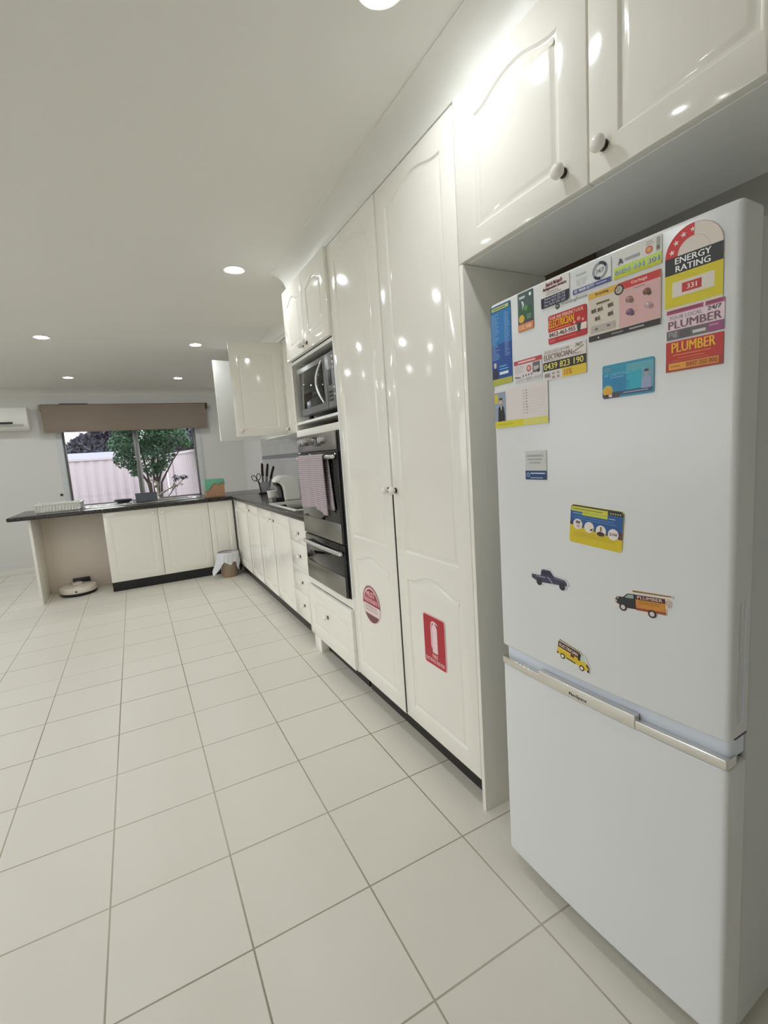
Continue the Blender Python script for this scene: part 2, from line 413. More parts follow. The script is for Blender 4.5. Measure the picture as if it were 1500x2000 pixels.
for i, (x, y, lab) in enumerate(LP + [(x, y, 'added round fill downlight, unseen outside the camera view') for x, y in ADDED_FILL]):
    if i == 0: o = L0
    else:
        o = L0.copy(); COL.objects.link(o)
        for ch in L0.children:
            c = ch.copy(); COL.objects.link(c); c.parent = o
    o.location = (x, y, ZC); o['label'] = lab
    if i >= len(LP): o['group'] = 'added fill downlights outside the camera view'

# ------------------------------------------------------------------ cabinet doors
def offset(poly, d):
    """inset a counter-clockwise polygon by d (mitred)"""
    n = len(poly); r = []
    for i in range(n):
        p0 = Vector(poly[i - 1]); p1 = Vector(poly[i]); p2 = Vector(poly[(i + 1) % n])
        e1 = (p1 - p0).normalized(); e2 = (p2 - p1).normalized()
        n1 = Vector((-e1.y, e1.x)); n2 = Vector((-e2.y, e2.x))
        k = (n1 + n2) / max(0.2, 1 + n1.dot(n2))
        r.append((p1.x + k.x * d, p1.y + k.y * d))
    return r
def arch_panel(x0, z0, x1, z1, rise, seg=26):
    """routed panel outline; a cathedral top swells by rise above its shoulders at z1"""
    p = [(x0, z0), (x1, z0)]
    if rise <= 0: return p + [(x1, z1), (x0, z1)]
    for i in range(seg + 1):
        t = i / seg
        u = min(1.0, max(0.0, (min(t, 1 - t) - 0.04) / 0.42))
        p.append((x1 + (x0 - x1) * t, z1 + rise * (0.5 - 0.5 * math.cos(PI * u))))
    return p
def door_mesh(mb, w_, h_, mp, panels, m, t=0.019, gd=1.0):
    bm = bmesh.new(); r = 0.003
    def loop(poly, d):
        return [bm.verts.new((p[0], p[1], d)) for p in poly]
    def bridge(A, B):
        for i in range(len(A)):
            j = (i + 1) % len(A); bm.faces.new((A[i], A[j], B[j], B[i]))
    rect = lambda k: [(k, k), (w_ - k, k), (w_ - k, h_ - k), (k, h_ - k)]
    L0_ = loop(rect(r), 0.0); L05 = loop(rect(r * 0.3), r * 0.3); L1 = loop(rect(0), r); L2 = loop(rect(0), t)
    bridge(L0_, L05); bridge(L05, L1); bridge(L1, L2); bm.faces.new(L2)
    rims = [L0_]
    for pn in panels:
        o = arch_panel(*pn); P = loop(o, 0.0); rims.append(P); prev = P
        for off, d in ((0.0025, 0.0012), (0.006, 0.0046), (0.010, 0.0052), (0.0145, 0.0040), (0.021, 0.0012), (0.025, 0.0006)):
            q = loop(offset(o, off), d * gd); bridge(prev, q); prev = q
        bm.faces.new(prev)
    ed = []
    for L in rims:
        for i in range(len(L)):
            e = bm.edges.get((L[i], L[(i + 1) % len(L)])) or bm.edges.new((L[i], L[(i + 1) % len(L)]))
            ed.append(e)
    bmesh.ops.triangle_fill(bm, use_beauty=True, edges=ed, normal=(0, 0, 1))
    mb.add_bm(bm, m, lambda q: mp(q.x, q.y, q.z)); bm.free()
def R_map(x, y1, z0):          # front faces the room on the left (-x); a runs from the far side to the near side
    return lambda a_, b_, d: Vector((x + d, y1 - a_, z0 + b_))
def B_map(x0, y, z0):          # front faces the camera side (-y)
    return lambda a_, b_, d: Vector((x0 + a_, y + d, z0 + b_))
def T_map(p, ang, z0):         # a door swung open: hinge end at p, a runs from the free edge to the hinge
    dx, dy = math.cos(ang), math.sin(ang)
    return lambda a_, b_, d: Vector((p[0] + dx * a_ - dy * d, p[1] + dy * a_ + dx * d, z0 + b_))
def knob(parent, mp, a_, b_, s=1.0):
    c = mp(a_, b_, 0.0); ax = (mp(a_, b_, -1.0) - c).normalized()
    k = MB()
    k.lathe([(0.0105 * s, -0.0005), (0.0105 * s, 0.004), (0.008 * s, 0.006)], c, DARKMET, ax, 20)
    k.lathe([(0.0075 * s, 0.005), (0.0075 * s, 0.009), (0.013 * s, 0.0125), (0.0165 * s, 0.018), (0.0165 * s, 0.023), (0.012 * s, 0.029), (0.005 * s, 0.0315), (0.0, 0.032)], c, PORC, ax, 24)
    k.build('knob', parent, smooth=50)
def door(parent, mp, w_, h_, panels, kn=None, name='door', m=None, ks=1.0):
    mb = MB(); door_mesh(mb, w_, h_, mp, panels, m or CREAM, gd=0.5 if ks == 0.9 else 1.0)
    d = mb.build(name, parent, smooth=24)
    if kn: knob(d, mp, kn[0], kn[1], ks)
    return d

FX = 0.0                       # plane of the tall cupboard doors
# over-fridge cupboard -------------------------------------------------
oc = thing('overhead_cupboard', 'cream two-door cupboard with arched panels above the white fridge', 'cupboard', (0.17, -0.37, 1.755))
c_ = MB()
c_.box(0.020, -0.750, 1.755, 0.33, 0.016, 1.773, MELAMINE, 0.001); c_.box(0.020, -0.750, 2.18, 0.33, 0.016, 2.2, MELAMINE)
c_.box(0.020, -0.750, 1.773, 0.33, -0.732, 2.18, MELAMINE); c_.box(0.020, -0.002, 1.773, 0.33, 0.016, 2.18, MELAMINE); c_.box(0.314, -0.732, 1.773, 0.33, -0.002, 2.18, MELAMINE)
c_.build('body', oc, smooth=0)
H1 = 2.197 - 1.757
door(oc, R_map(FX, 0.0145, 1.757), 0.4445, H1, [(0.085, 0.066, 0.372, 0.352, 0.028)], (0.383, 0.054))
door(oc, R_map(FX, -0.434, 1.757), 0.316, H1, [(0.066, 0.062, 0.309, 0.352, 0.028)], (0.036, 0.054))
# pantry ----------------------------------------------------------------
pc = thing('pantry_cupboard', 'tall cream two-door pantry cupboard between the fridge and the oven tower', 'cupboard', (0.3, 0.5, 0))
b_ = MB()
b_.box(0.020, 0.9785, 0.1, 0.58, 0.9955, 2.2, MELAMINE); b_.box(0.020, 0.017, 0.1, 0.58, 0.033, 2.2, MELAMINE)
b_.box(0.020, 0.033, 0.1, 0.58, 0.9785, 0.117, MELAMINE); b_.box(0.020, 0.033, 2.183, 0.58, 0.9785, 2.2, MELAMINE); b_.box(0.565, 0.033, 0.117, 0.58, 0.9785, 2.183, RAW_SHADE)
b_.build('body', pc, smooth=0)
MB().box(0.001, -0.0005, 0.0, 0.335, 0.0165, 1.754, CREAM, 0.0015).build('end_panel', pc)
MB().box(0.335, 0.001, 0.0, 0.58, 0.0165, 2.2, RAW_SHADE).build('shade_filler', pc)  # rear of the end panel in dark brown, painting the shade beside the fridge
MB().box(0.055, 0.033, 0.0, 0.07, 0.9785, 0.1, BLACKK).build('kickboard', pc)
HZ = 2.188 - 0.107
twop = lambda w_, lo, hi: [(lo, 0.068, w_ - hi, 0.612, 0.034), (lo, 0.722, w_ - hi, 2.000, 0.030)]
door(pc, R_map(FX, 0.5055, 0.107), 0.4885, HZ, twop(0.4885, 0.068, 0.068), (0.024, 0.966))
pd_ = door(pc, R_map(FX - 0.003, 0.9945, 0.107), 0.4825, HZ, twop(0.4825, 0.068, 0.068), (0.458, 0.966))
MB().box(-0.001, 0.5075, 0.112, 0.015, 0.5117, 1.055, BLACKP).build('gap_shade_strip', pd_)  # black strip that puts the shade of the door gap into colour

# oven tower ------------------------------------------------------------
TY0, TY1 = 0.9965, 1.683
ot = thing('oven_tower_cupboard', 'tall cream tower cupboard holding the microwave and built-in oven', 'cupboard', (0.3, 1.34, 0))
b_ = MB()
b_.box(0.0, TY1 - 0.017, 0.1, 0.58, TY1, 2.2, CREAM, 0.001); b_.box(0.0, TY0, 0.1, 0.58, TY0 + 0.017, 2.2, MELAMINE, 0.001)
b_.box(0.002, TY0 + 0.017, 1.775, 0.58, TY1 - 0.017, 1.793, MELAMINE, 0.001); b_.box(0.004, TY0 + 0.017, 1.424, 0.58, TY1 - 0.017, 1.438, MELAMINE, 0.001)
b_.box(0.02, TY0 + 0.017, 2.183, 0.58, TY1 - 0.017, 2.2, MELAMINE); b_.box(0.56, TY0 + 0.017, 0.1, 0.58, TY1 - 0.017, 2.183, MELAMINE)
b_.box(0.0, TY0 + 0.017, 1.352, 0.02, TY1 - 0.017, 1.390, CREAM, 0.001); b_.box(0.02, TY0 + 0.017, 1.352, 0.56, TY1 - 0.017, 1.368, RAW_SHADE)
b_.box(0.0, TY0 + 0.017, 0.437, 0.02, TY1 - 0.017, 0.487, CREAM, 0.001); b_.box(0.02, TY0 + 0.017, 0.465, 0.56, TY1 - 0.017, 0.481, MELAMINE)
b_.box(0.0, 1.6305, 0.487, 0.02, TY1 - 0.017, 1.352, CREAM, 0.001); b_.box(0.0, TY0 + 0.017, 0.487, 0.02, 1.0155, 1.352, CREAM, 0.001); b_.box(0.02, TY0 + 0.017, 0.1, 0.56, TY1 - 0.017, 0.117, MELAMINE)
b_.build('body', ot, smooth=0)
TH = 2.193 - 1.797
door(ot, R_map(FX - 0.019, TY1 - 0.001, 1.797), 0.337, TH, [(0.062, 0.062, 0.275, 0.30, 0.03)], (0.308, 0.034), ks=0.95)
door(ot, R_map(FX - 0.019, 1.343, 1.797), 0.344, TH, [(0.062, 0.062, 0.282, 0.30, 0.03)], (0.030, 0.034), ks=0.95)
door(ot, R_map(FX - 0.019, TY1 - 0.001, 0.112), 0.684, 0.322, [(0.075, 0.07, 0.61, 0.232, 0.022)], (0.330, 0.186), name='drawer')
MB().box(0.0, 1.565, 0.0, 0.05, TY1, 0.1, CREAM, 0.001).build('leg_panel', ot)
MB().box(0.055, TY0 + 0.001, 0.0, 0.07, 1.565, 0.1, BLACKK).build('kickboard', ot)

# wall cupboards over the right bench ------------------------------------
wc = thing('wall_cupboard', 'cream wall cupboard above the bench with two doors standing open', 'cupboard', (0.45, 2.7, 1.43))
UX, UZ0, UZ1 = 0.32, 1.43, 2.2
b_ = MB()
b_.box(UX, TY1 + 0.001, UZ0, XR - 0.01, 3.74, UZ0 + 0.017, CREAM, 0.001); b_.box(UX, TY1 + 0.001, UZ1 - 0.017, XR - 0.001, 3.74, UZ1, MELAMINE)
for y in (TY1 + 0.001, 2.27, 2.835, 3.723):
    b_.box(UX, y, UZ0 + 0.017, XR - 0.01, y + 0.017, UZ1 - 0.017, MELAMINE)
b_.box(XR - 0.02, TY1 + 0.02, UZ0 + 0.017, XR - 0.0105, 3.72, UZ1 - 0.017, MELAMINE)
b_.box(UX + 0.01, 2.853, 1.80, XR - 0.021, 3.722, 1.816, MELAMINE)
b_.build('body', wc, smooth=0)
UH = UZ1 - UZ0 - 0.006
door(wc, R_map(UX - 0.0195, 2.274, UZ0 + 0.003), 0.58, UH, [(0.066, 0.066, 0.514, 0.66, 0.03)], (0.545, 0.04))
door(wc, R_map(UX - 0.0195, 2.838, UZ0 + 0.003), 0.556, UH, [(0.066, 0.066, 0.49, 0.66, 0.03)], (0.03, 0.04))
def swing(p_free, p_hinge, flip):
    f0 = Vector(p_free); h0 = Vector(p_hinge); w_ = (h0 - f0).length; ang = math.atan2(h0.y - f0.y, h0.x - f0.x)
    return w_, ang
w1, a1 = swing((-0.118, 2.925), (0.298, 2.848), 0)
door(wc, T_map((-0.118, 2.925), a1, UZ0 + 0.003), w1, UH, [(0.066, 0.066, w1 - 0.066, 0.66, 0.03)], (0.045, 0.05))
# the far door shows its plain white inner face
w2, a2 = swing((-0.130, 3.640), (0.300, 3.735), 0)
dm = MB()
mpb = lambda a_, b_, d: T_map((-0.130, 3.640), a2, UZ0 + 0.003)(a_, b_, 0.019 - d)
mb2 = MB(); door_mesh(mb2, w2, UH, mpb, [(0.066, 0.066, w2 - 0.066, 0.66, 0.03)], CREAM, t=0.0185)
mb2.prism([(0.001, 0.001), (w2 - 0.001, 0.001), (w2 - 0.001, UH - 0.001), (0.001, UH - 0.001)], mpb, 0.0185, 0.0192, MELAMINE)
fd = mb2.build('door', wc, smooth=24)

# base cupboards along the right wall -------------------------------------
BX, BZ0, BZ1 = 0.02, 0.107, 0.815
def base_body(t, y0, y1, x0=BX + 0.02):
    b_ = MB()
    b_.box(x0, y0, 0.1, 0.58, y0 + 0.016, 0.82, MELAMINE); b_.box(x0, y1 - 0.016, 0.1, 0.58, y1, 0.82, MELAMINE)
    b_.box(x0, y0 + 0.016, 0.1, 0.58, y1 - 0.016, 0.116, MELAMINE); b_.box(0.565, y0 + 0.016, 0.116, 0.58, y1 - 0.016, 0.82, MELAMINE)
    b_.build('body', t, smooth=0)
    MB().box(0.068, y0, 0.0, 0.083, y1, 0.0995, BLACKK).build('kickboard', t)
Y_ = [1.6845, 2.115, 3.075, 3.56, 4.205]
dc = thing('drawer_cupboard', 'cream base cupboard of four knobbed drawers next to the oven tower', 'cupboard', (0.3, 1.9, 0))
base_body(dc, Y_[0], Y_[1])
for z0, z1, kz in ((0.6545, 0.815, 0.721), (0.48, 0.653, 0.561), (0.297, 0.4785, 0.378), (0.107, 0.2955, 0.215)):
    door(dc, R_map(BX, Y_[1] - 0.002, z0), Y_[1] - Y_[0] - 0.004, z1 - z0, [], (0.21, kz - z0), name='drawer', ks=0.9)
d2 = thing('base_cupboard', 'cream double-door base cupboard under the white-framed cooktop', 'cupboard', (0.3, 2.6, 0))
base_body(d2, Y_[1], Y_[2])
BH = BZ1 - BZ0
one = lambda w_: [(0.062, 0.065, w_ - 0.062, BH - 0.085, 0.012)]
door(d2, R_map(BX, Y_[2] - 0.002, BZ0), 0.477, BH, one(0.477), (0.425, 0.636), ks=0.9)
door(d2, R_map(BX, 2.5945, BZ0), 0.4775, BH, one(0.4775), (0.052, 0.636), ks=0.9)
d3 = thing('base_cupboard', 'cream single-door base cupboard under the knife stand end of the right bench', 'cupboard', (0.3, 3.3, 0))
base_body(d3, Y_[2], Y_[3])
door(d3, R_map(BX, Y_[3] - 0.002, BZ0), 0.481, BH, one(0.481), (0.122, 0.65), ks=0.9)
d4 = thing('corner_cupboard', 'cream blank-faced cupboard filling the inside corner behind the waste bin', 'cupboard', (0.3, 3.9, 0))
base_body(d4, Y_[3], Y_[4])
door(d4, R_map(BX, Y_[4] - 0.002, BZ0), Y_[4] - Y_[3] - 0.004, BH, [(0.09, 0.065, 0.56, BH - 0.085, 0.012)])

# peninsula cupboards ------------------------------------------------------
PY = 4.23
def pen_body(t, x0, x1):
    b_ = MB()
    b_.box(x0, PY + 0.02, 0.1, x0 + 0.016, 4.71, 0.82, MELAMINE); b_.box(x1 - 0.016, PY + 0.02, 0.1, x1, 4.71, 0.82, MELAMINE)
    b_.box(x0 + 0.016, PY + 0.02, 0.1, x1 - 0.016, 4.71, 0.116, MELAMINE); b_.box(x0 + 0.016, 4.695, 0.116, x1 - 0.016, 4.71, 0.82, MELAMINE)
    b_.build('body', t, smooth=0)
    MB().box(x0, PY + 0.05, 0.0, x1, PY + 0.065, 0.0995, BLACKK).build('kickboard', t)
s1 = thing('sink_cupboard', 'cream two-door cupboard under the sink on the window side', 'cupboard', (-0.74, 4.45, 0))
pen_body(s1, -1.2335, -0.245)
door(s1, B_map(-1.2325, PY, BZ0), 0.489, BH, one(0.489), (0.445, 0.655), ks=0.9)
door(s1, B_map(-0.7405, PY, BZ0), 0.4935, BH, one(0.4935), (0.046, 0.655), ks=0.9)
s2 = thing('corner_cupboard', 'narrow cream one-door cupboard behind the lined waste bin', 'cupboard', (-0.11, 4.45, 0))
pen_body(s2, -0.2445, 0.018)
door(s2, B_map(-0.243, PY, BZ0), 0.252, BH, [(0.05, 0.065, 0.202, BH - 0.085, 0.012)])
ep = MB().box(-1.8355, 4.24, 0.0, -1.8125, 4.985, 0.8195, CREAM, 0.0015).build('peninsula_end_panel'); tag(ep, 'cream upright board holding up the left end of the dark worktop', 'panel')
bp_ = MB().box(-1.812, 4.715, 0.0, 0.58, 4.733, 0.8195, CARCASS, 0.001).build('peninsula_back_panel'); tag(bp_, 'plain cream board closing the back of the recess above the robot vacuum', 'panel')

# worktop -----------------------------------------------------------------
wt = thing('worktop', 'dark charcoal L-shaped kitchen worktop with rounded front edge', 'worktop', (-0.3, 4.5, 0.82))
def slab(mb, x0, y0, x1, y1):
    mb.box(x0, y0, 0.8205, x1, y1, 0.858, BENCH, 0.012, 4)
k = MB(); k.box(-1.985, 4.195, 0.8205, 0.592, 5.03, 0.858, BENCH, 0.013, 4); k.build('peninsula_slab', wt, smooth=40)
k = MB(); k.box(0.0, 1.6845, 0.8205, 0.592, 4.21, 0.8578, BENCH, 0.013, 4); k.build('cooktop_slab', wt, smooth=40)

# ------------------------------------------------------------------ built-in oven
ov = thing('built_in_oven', 'stainless and black glass built-in double oven with a towel on its handle', 'oven', (0.25, 1.32, 0.49))
OY0, OY1 = 1.016, 1.630
def yb(mb, ya, yb_, z0, z1, x0, x1, m, bev=0.0): mb.box(x0, ya, z0, x1, yb_, z1, m, bev)
o_ = MB(); yb(o_, OY0 + 0.004, OY1 - 0.007, 0.489, 1.350, 0.0215, 0.5, BLACKP); yb(o_, OY0 - 0.001, OY1, 0.4885, 1.351, -0.006, -0.0005, BLACKP, 0.001)
o_.build('body', ov)
o_ = MB(); yb(o_, OY0 + 0.014, OY1, 1.256, 1.350, -0.019, -0.0062, STEEL, 0.003)
cp = o_.build('control_panel', ov)
def oven_knob(y, z):
    k = MB(); k.lathe([(0.022, 0.0), (0.021, 0.012), (0.018, 0.030), (0.0, 0.031)], (-0.0192, y, z), STEELL, (-1, 0, 0), 24); k.box(-0.0502, y - 0.003, z - 0.017, -0.048, y + 0.003, z + 0.017, BLACKP)
    k.build('knob', cp)
oven_knob(1.512, 1.312); oven_knob(1.448, 1.312); oven_knob(1.180, 1.312)
MB().box(-0.0208, 1.235, 1.282, -0.0192, 1.375, 1.334, mat('dark_display', (58, 58, 58), rough=0.15, var=0.05), 0.0005).build('display', cp)
def oven_door(z0, z1, zs, ztop, hz):
    t = MB(); yb(t, OY0 + 0.006, OY1, z0, z1, -0.018, -0.0065, BLACKP, 0.003)
    d_ = t.build('oven_door', ov)
    g = MB(); yb(g, OY0 + 0.018, OY1 - 0.004, zs + 0.001, ztop, -0.0205, -0.0182, BGLASS, 0.001); g.build('glass', d_)
    s__ = MB(); yb(s__, OY0 + 0.018, OY1 - 0.001, z0 + 0.001, zs, -0.022, -0.0182, STEEL, 0.0015); s__.build('steel_strip', d_)
    h = MB()
    n = 12; ya_, yb2 = 1.030, 1.592; pts = [(-0.038 - 0.006 * math.sin(PI * i / n), ya_ + (yb2 - ya_) * i / n, hz) for i in range(n + 1)]
    h.tube(pts, 0.0115, STEELL, 14); h.sphere(pts[0], 0.0115, STEELL); h.sphere(pts[-1], 0.0115, STEELL)
    for y in (1.055, 1.565): h.box(-0.038, y - 0.008, hz - 0.008, -0.0208, y + 0.008, hz + 0.008, STEELL, 0.002)
    h.build('handle', d_, smooth=50)
oven_door(0.775, 1.250, 0.880, 1.245, 1.222)
oven_door(0.4905, 0.768, 0.602, 0.764, 0.728)
# two-layer waffle towel over the upper handle
def towel_material():
    m = bpy.data.materials.new('mauve_waffle_towelling'); m.use_nodes = True
    n = m.node_tree.nodes; l = m.node_tree.links; p = n['Principled BSDF']
    geo = n.new('ShaderNodeNewGeometry'); sp = n.new('ShaderNodeSeparateXYZ'); l.new(geo.outputs['Position'], sp.inputs[0])
    def sn(o, k):
        a = n.new('ShaderNodeMath'); a.operation = 'MULTIPLY'; a.inputs[1].default_value = k; l.new(o, a.inputs[0])
        b = n.new('ShaderNodeMath'); b.operation = 'SINE'; l.new(a.outputs[0], b.inputs[0]); return b.outputs[0]
    mx = n.new('ShaderNodeMath'); mx.operation = 'MAXIMUM'; l.new(sn(sp.outputs['Y'], 2 * PI / 0.0125), mx.inputs[0]); l.new(sn(sp.outputs['Z'], 2 * PI / 0.0115), mx.inputs[1])
    r = n.new('ShaderNodeValToRGB'); r.color_ramp.elements[0].position = 0.2; r.color_ramp.elements[0].color = lin((150, 135, 142)); r.color_ramp.elements[1].position = 0.9; r.color_ramp.elements[1].color = lin((196, 183, 188))
    l.new(mx.outputs[0], r.inputs[0]); l.new(r.outputs[0], p.inputs['Base Color']); p.inputs['Roughness'].default_value = 0.95
    bp = n.new('ShaderNodeBump'); bp.inputs['Strength'].default_value = 0.6; bp.inputs['Distance'].default_value = 0.003; l.new(mx.outputs[0], bp.inputs['Height']); l.new(bp.outputs[0], p.inputs['Normal'])
    return m
TOWEL = towel_material()
def towel():
    mb = MB(); ya, yb_ = 1.125, 1.520; ny, ns = 36, 44; hx, hz, r = -0.0425, 1.222, 0.0155
    def pt(u, s):
        y = yb_ + (ya - yb_) * u
        w1_ = math.sin(u * 9.0 + 0.6) * 0.0045
        if s < 0.12:                                  # back layer, shorter, hanging behind the bar
            k_ = s / 0.12; z = hz - 0.275 * (1 - k_); x = hx + r - 0.0005 - (1 - k_) * 0.003 + w1_ * 0.2
            y += (1 - k_) * -0.050
        elif s < 0.30:                                # over the bar
            a_ = PI * (s - 0.12) / 0.18; x = hx + r * math.cos(a_); z = hz + r * math.sin(a_)
        else:
            k_ = (s - 0.30) / 0.70; drop = 0.292 + 0.010 * math.sin(u * 7 + 1) - 0.018 * (1 - u)
            z = hz - drop * k_; x = hx - r - w1_ * k_ - 0.005 * math.sin(u * 22) * k_ + 0.006 * k_
            y += 0.010 * k_ * (0.5 - u)
        return Vector((x, y, z))
    vs = []; fs = []
    for j in range(ns + 1):
        for i in range(ny + 1):
            vs.append(pt(i / ny, j / ns))
    for j in range(ns):
        for i in range(ny):
            q = j * (ny + 1) + i; fs.append((q, q + 1, q + ny + 2, q + ny + 1))
    mb.add(vs, fs, TOWEL)
    o = mb.build('tea_towel', smooth=60)
    md = o.modifiers.new('thick', 'SOLIDIFY'); md.thickness = 0.004; md.offset = 0
    tag(o, 'mauve waffle-weave tea towel hanging over the upper oven handle', 'towel')
towel()

# ------------------------------------------------------------------ microwave
MWX = 0.008
mw = thing('microwave_oven', 'silver microwave with a curved handle sitting in the tower niche', 'microwave', (0.2, 1.31, 1.438))
m_ = MB(); m_.box(MWX + 0.02, 1.015, 1.466, 0.42, 1.606, 1.738, STEEL, 0.006)
m_.build('body', mw)
MWS = mat('microwave_silver', (136, 136, 136), rough=0.32, metal=0.8, var=0.03, scale=12)
f2 = MB(); f2.box(MWX, 1.156, 1.468, MWX + 0.0195, 1.608, 1.738, MWS, 0.005)
mdoor = f2.build('microwave_door', mw)
MB().box(MWX - 0.003, 1.190, 1.503, MWX - 0.0002, 1.562, 1.710, BGLASS, 0.002).build('window', mdoor)
h = MB(); pts = []
for i in range(15):
    t = i / 14; pts.append((MWX - 0.010 - 0.022 * math.sin(PI * t), 1.176 + 0.034 * math.sin(PI * t), 1.500 + 0.212 * t))
h.tube(pts, [0.005 + 0.003 * math.sin(PI * i / 14) for i in range(15)], STEELL, 12)
h.build('handle', mdoor, smooth=60)
pc2 = MB().box(MWX + 0.001, 1.014, 1.468, MWX + 0.0195, 1.154, 1.738, MWS, 0.005).build('control_panel', mw)
MB().box(MWX - 0.001, 1.082, 1.578, MWX + 0.0008, 1.120, 1.655, BLACKP, 0.0005).build('display', pc2)
for z, r_ in ((1.708, 0.007), (1.682, 0.007), (1.655, 0.007), (1.560, 0.008), (1.528, 0.008)):
    MB().lathe([(r_, 0), (r_ * 0.9, 0.004), (0, 0.005)], (MWX + 0.001, 1.046, z), STEELL, (-1, 0, 0), 12).build('button', pc2)
for r_ in range(3):
    for c in range(3): MB().box(MWX - 0.001, 1.074 + c * 0.018, 1.500 + r_ * 0.02, MWX + 0.0008, 1.085 + c * 0.018, 1.511 + r_ * 0.02, DARKMET, 0.0005).build('button', pc2)
ft = [(0.06, 1.06), (0.06, 1.56), (0.38, 1.06), (0.38, 1.56)]
for x, y in ft: MB().lathe([(0.016, 0.0), (0.014, 0.0285), (0, 0.0285)], (x, y, 1.4382), BLACKP, n=14).build('foot', mw)

# ------------------------------------------------------------------ cooktop
ck = thing('cooktop', 'black glass cooktop with white frame let into the right bench', 'cooktop', (0.27, 2.4, 0.858))
k = MB(); x0, x1, y0, y1 = 0.045, 0.50, 2.02, 2.745
k.box(x0, y0, 0.8582, x0 + 0.028, y1, 0.868, WPLAST, 0.003); k.box(x1 - 0.028, y0, 0.8582, x1, y1, 0.868, WPLAST, 0.003); k.box(x0 + 0.028, y1 - 0.022, 0.8582, x1 - 0.028, y1, 0.868, WPLAST, 0.003); k.box(x0 + 0.028, y0, 0.8582, x1 - 0.028, y0 + 0.022, 0.868, WPLAST, 0.003)
k.build('frame', ck)
MB().box(x0 + 0.0285, y0 + 0.0225, 0.8582, x1 - 0.0285, y1 - 0.0225, 0.865, BGLASS, 0.001).build('glass', ck)

# ------------------------------------------------------------------ coffee machine, kettle, tub
cm = thing('coffee_machine', 'white capsule coffee machine with hooked head beside the cooktop', 'coffee machine', (0.25, 2.9, 0.858))
XZ = lambda y0_: (lambda a_, b_, d: Vector((a_, y0_ + d, b_)))
prof = [(0.205, 0.862), (0.345, 0.862), (0.352, 0.90), (0.350, 1.02), (0.338, 1.055), (0.30, 1.078), (0.25, 1.086), (0.19, 1.085), (0.160, 1.072), (0.142, 1.050), (0.137, 1.034), (0.165, 1.026), (0.185, 1.008), (0.196, 0.985), (0.200, 0.95)]
bm = bmesh.new(); vs0 = [bm.verts.new((a_, 2.80, b_)) for a_, b_ in prof]; fc = bm.faces.new(vs0)
ex = bmesh.ops.extrude_face_region(bm, geom=[fc]); bmesh.ops.translate(bm, vec=(0, 0.15, 0), verts=[e for e in ex['geom'] if isinstance(e, bmesh.types.BMVert)])
bmesh.ops.bevel(bm, geom=[e for e in bm.edges if abs(e.verts[0].co.y - e.verts[1].co.y) < 1e-6], offset=0.018, segments=4, affect='EDGES', clamp_overlap=True)
k = MB(); k.add_bm(bm, WPLAST); bm.free(); k.build('shell', cm, smooth=45)
k = MB(); k.prism([(0.141, 1.030), (0.168, 1.022), (0.186, 1.004), (0.194, 0.98), (0.1985, 0.95), (0.203, 0.868), (0.187, 0.868), (0.180, 0.965), (0.172, 0.99), (0.150, 1.004)], XZ(2.822), 0.0, 0.106, BLACKP)
k.build('brew_head', cm)
k = MB(); k.box(0.128, 2.812, 0.8582, 0.204, 2.938, 0.90, BLACKP, 0.006); k.build('drip_tray', cm)
k = MB(); k.box(0.20, 2.81, 0.8582, 0.34, 2.94, 0.8625, BLACKP); k.build('base', cm)
kt = thing('kettle', 'dark rounded kettle mostly hidden behind the hanging tea towel', 'kettle', (0.475, 2.93, 0.858))
MB().lathe([(0.075, 0.0), (0.078, 0.02), (0.074, 0.09), (0.060, 0.16), (0.045, 0.185), (0.0, 0.19)], (0.475, 2.93, 0.8582), mat('dark_grey_kettle', (72, 72, 76), rough=0.25, metal=0.5, var=0.05)).build('body', kt, smooth=60)
MB().lathe([(0.012, 0.0), (0.014, 0.012), (0.0, 0.02)], (0.475, 2.93, 1.048), BLACKP).build('lid_knob', kt, smooth=60)
MB().tube([(0.475, 2.99, 1.02), (0.475, 3.03, 1.01), (0.475, 3.045, 0.96), (0.475, 3.02, 0.91), (0.475, 3.0, 0.90)], 0.009, BLACKP).build('handle', kt, smooth=60)
tb = MB(); tb.lathe([(0.0, 0.003), (0.040, 0.003), (0.047, 0.065), (0.051, 0.066), (0.049, 0.070), (0.043, 0.069), (0.037, 0.006), (0.0, 0.006)], (0.255, 3.42, 0.856), WPLAST); o = tb.build('tub', smooth=50)
tag(o, 'small white open tub on the bench left of the coffee machine', 'tub')

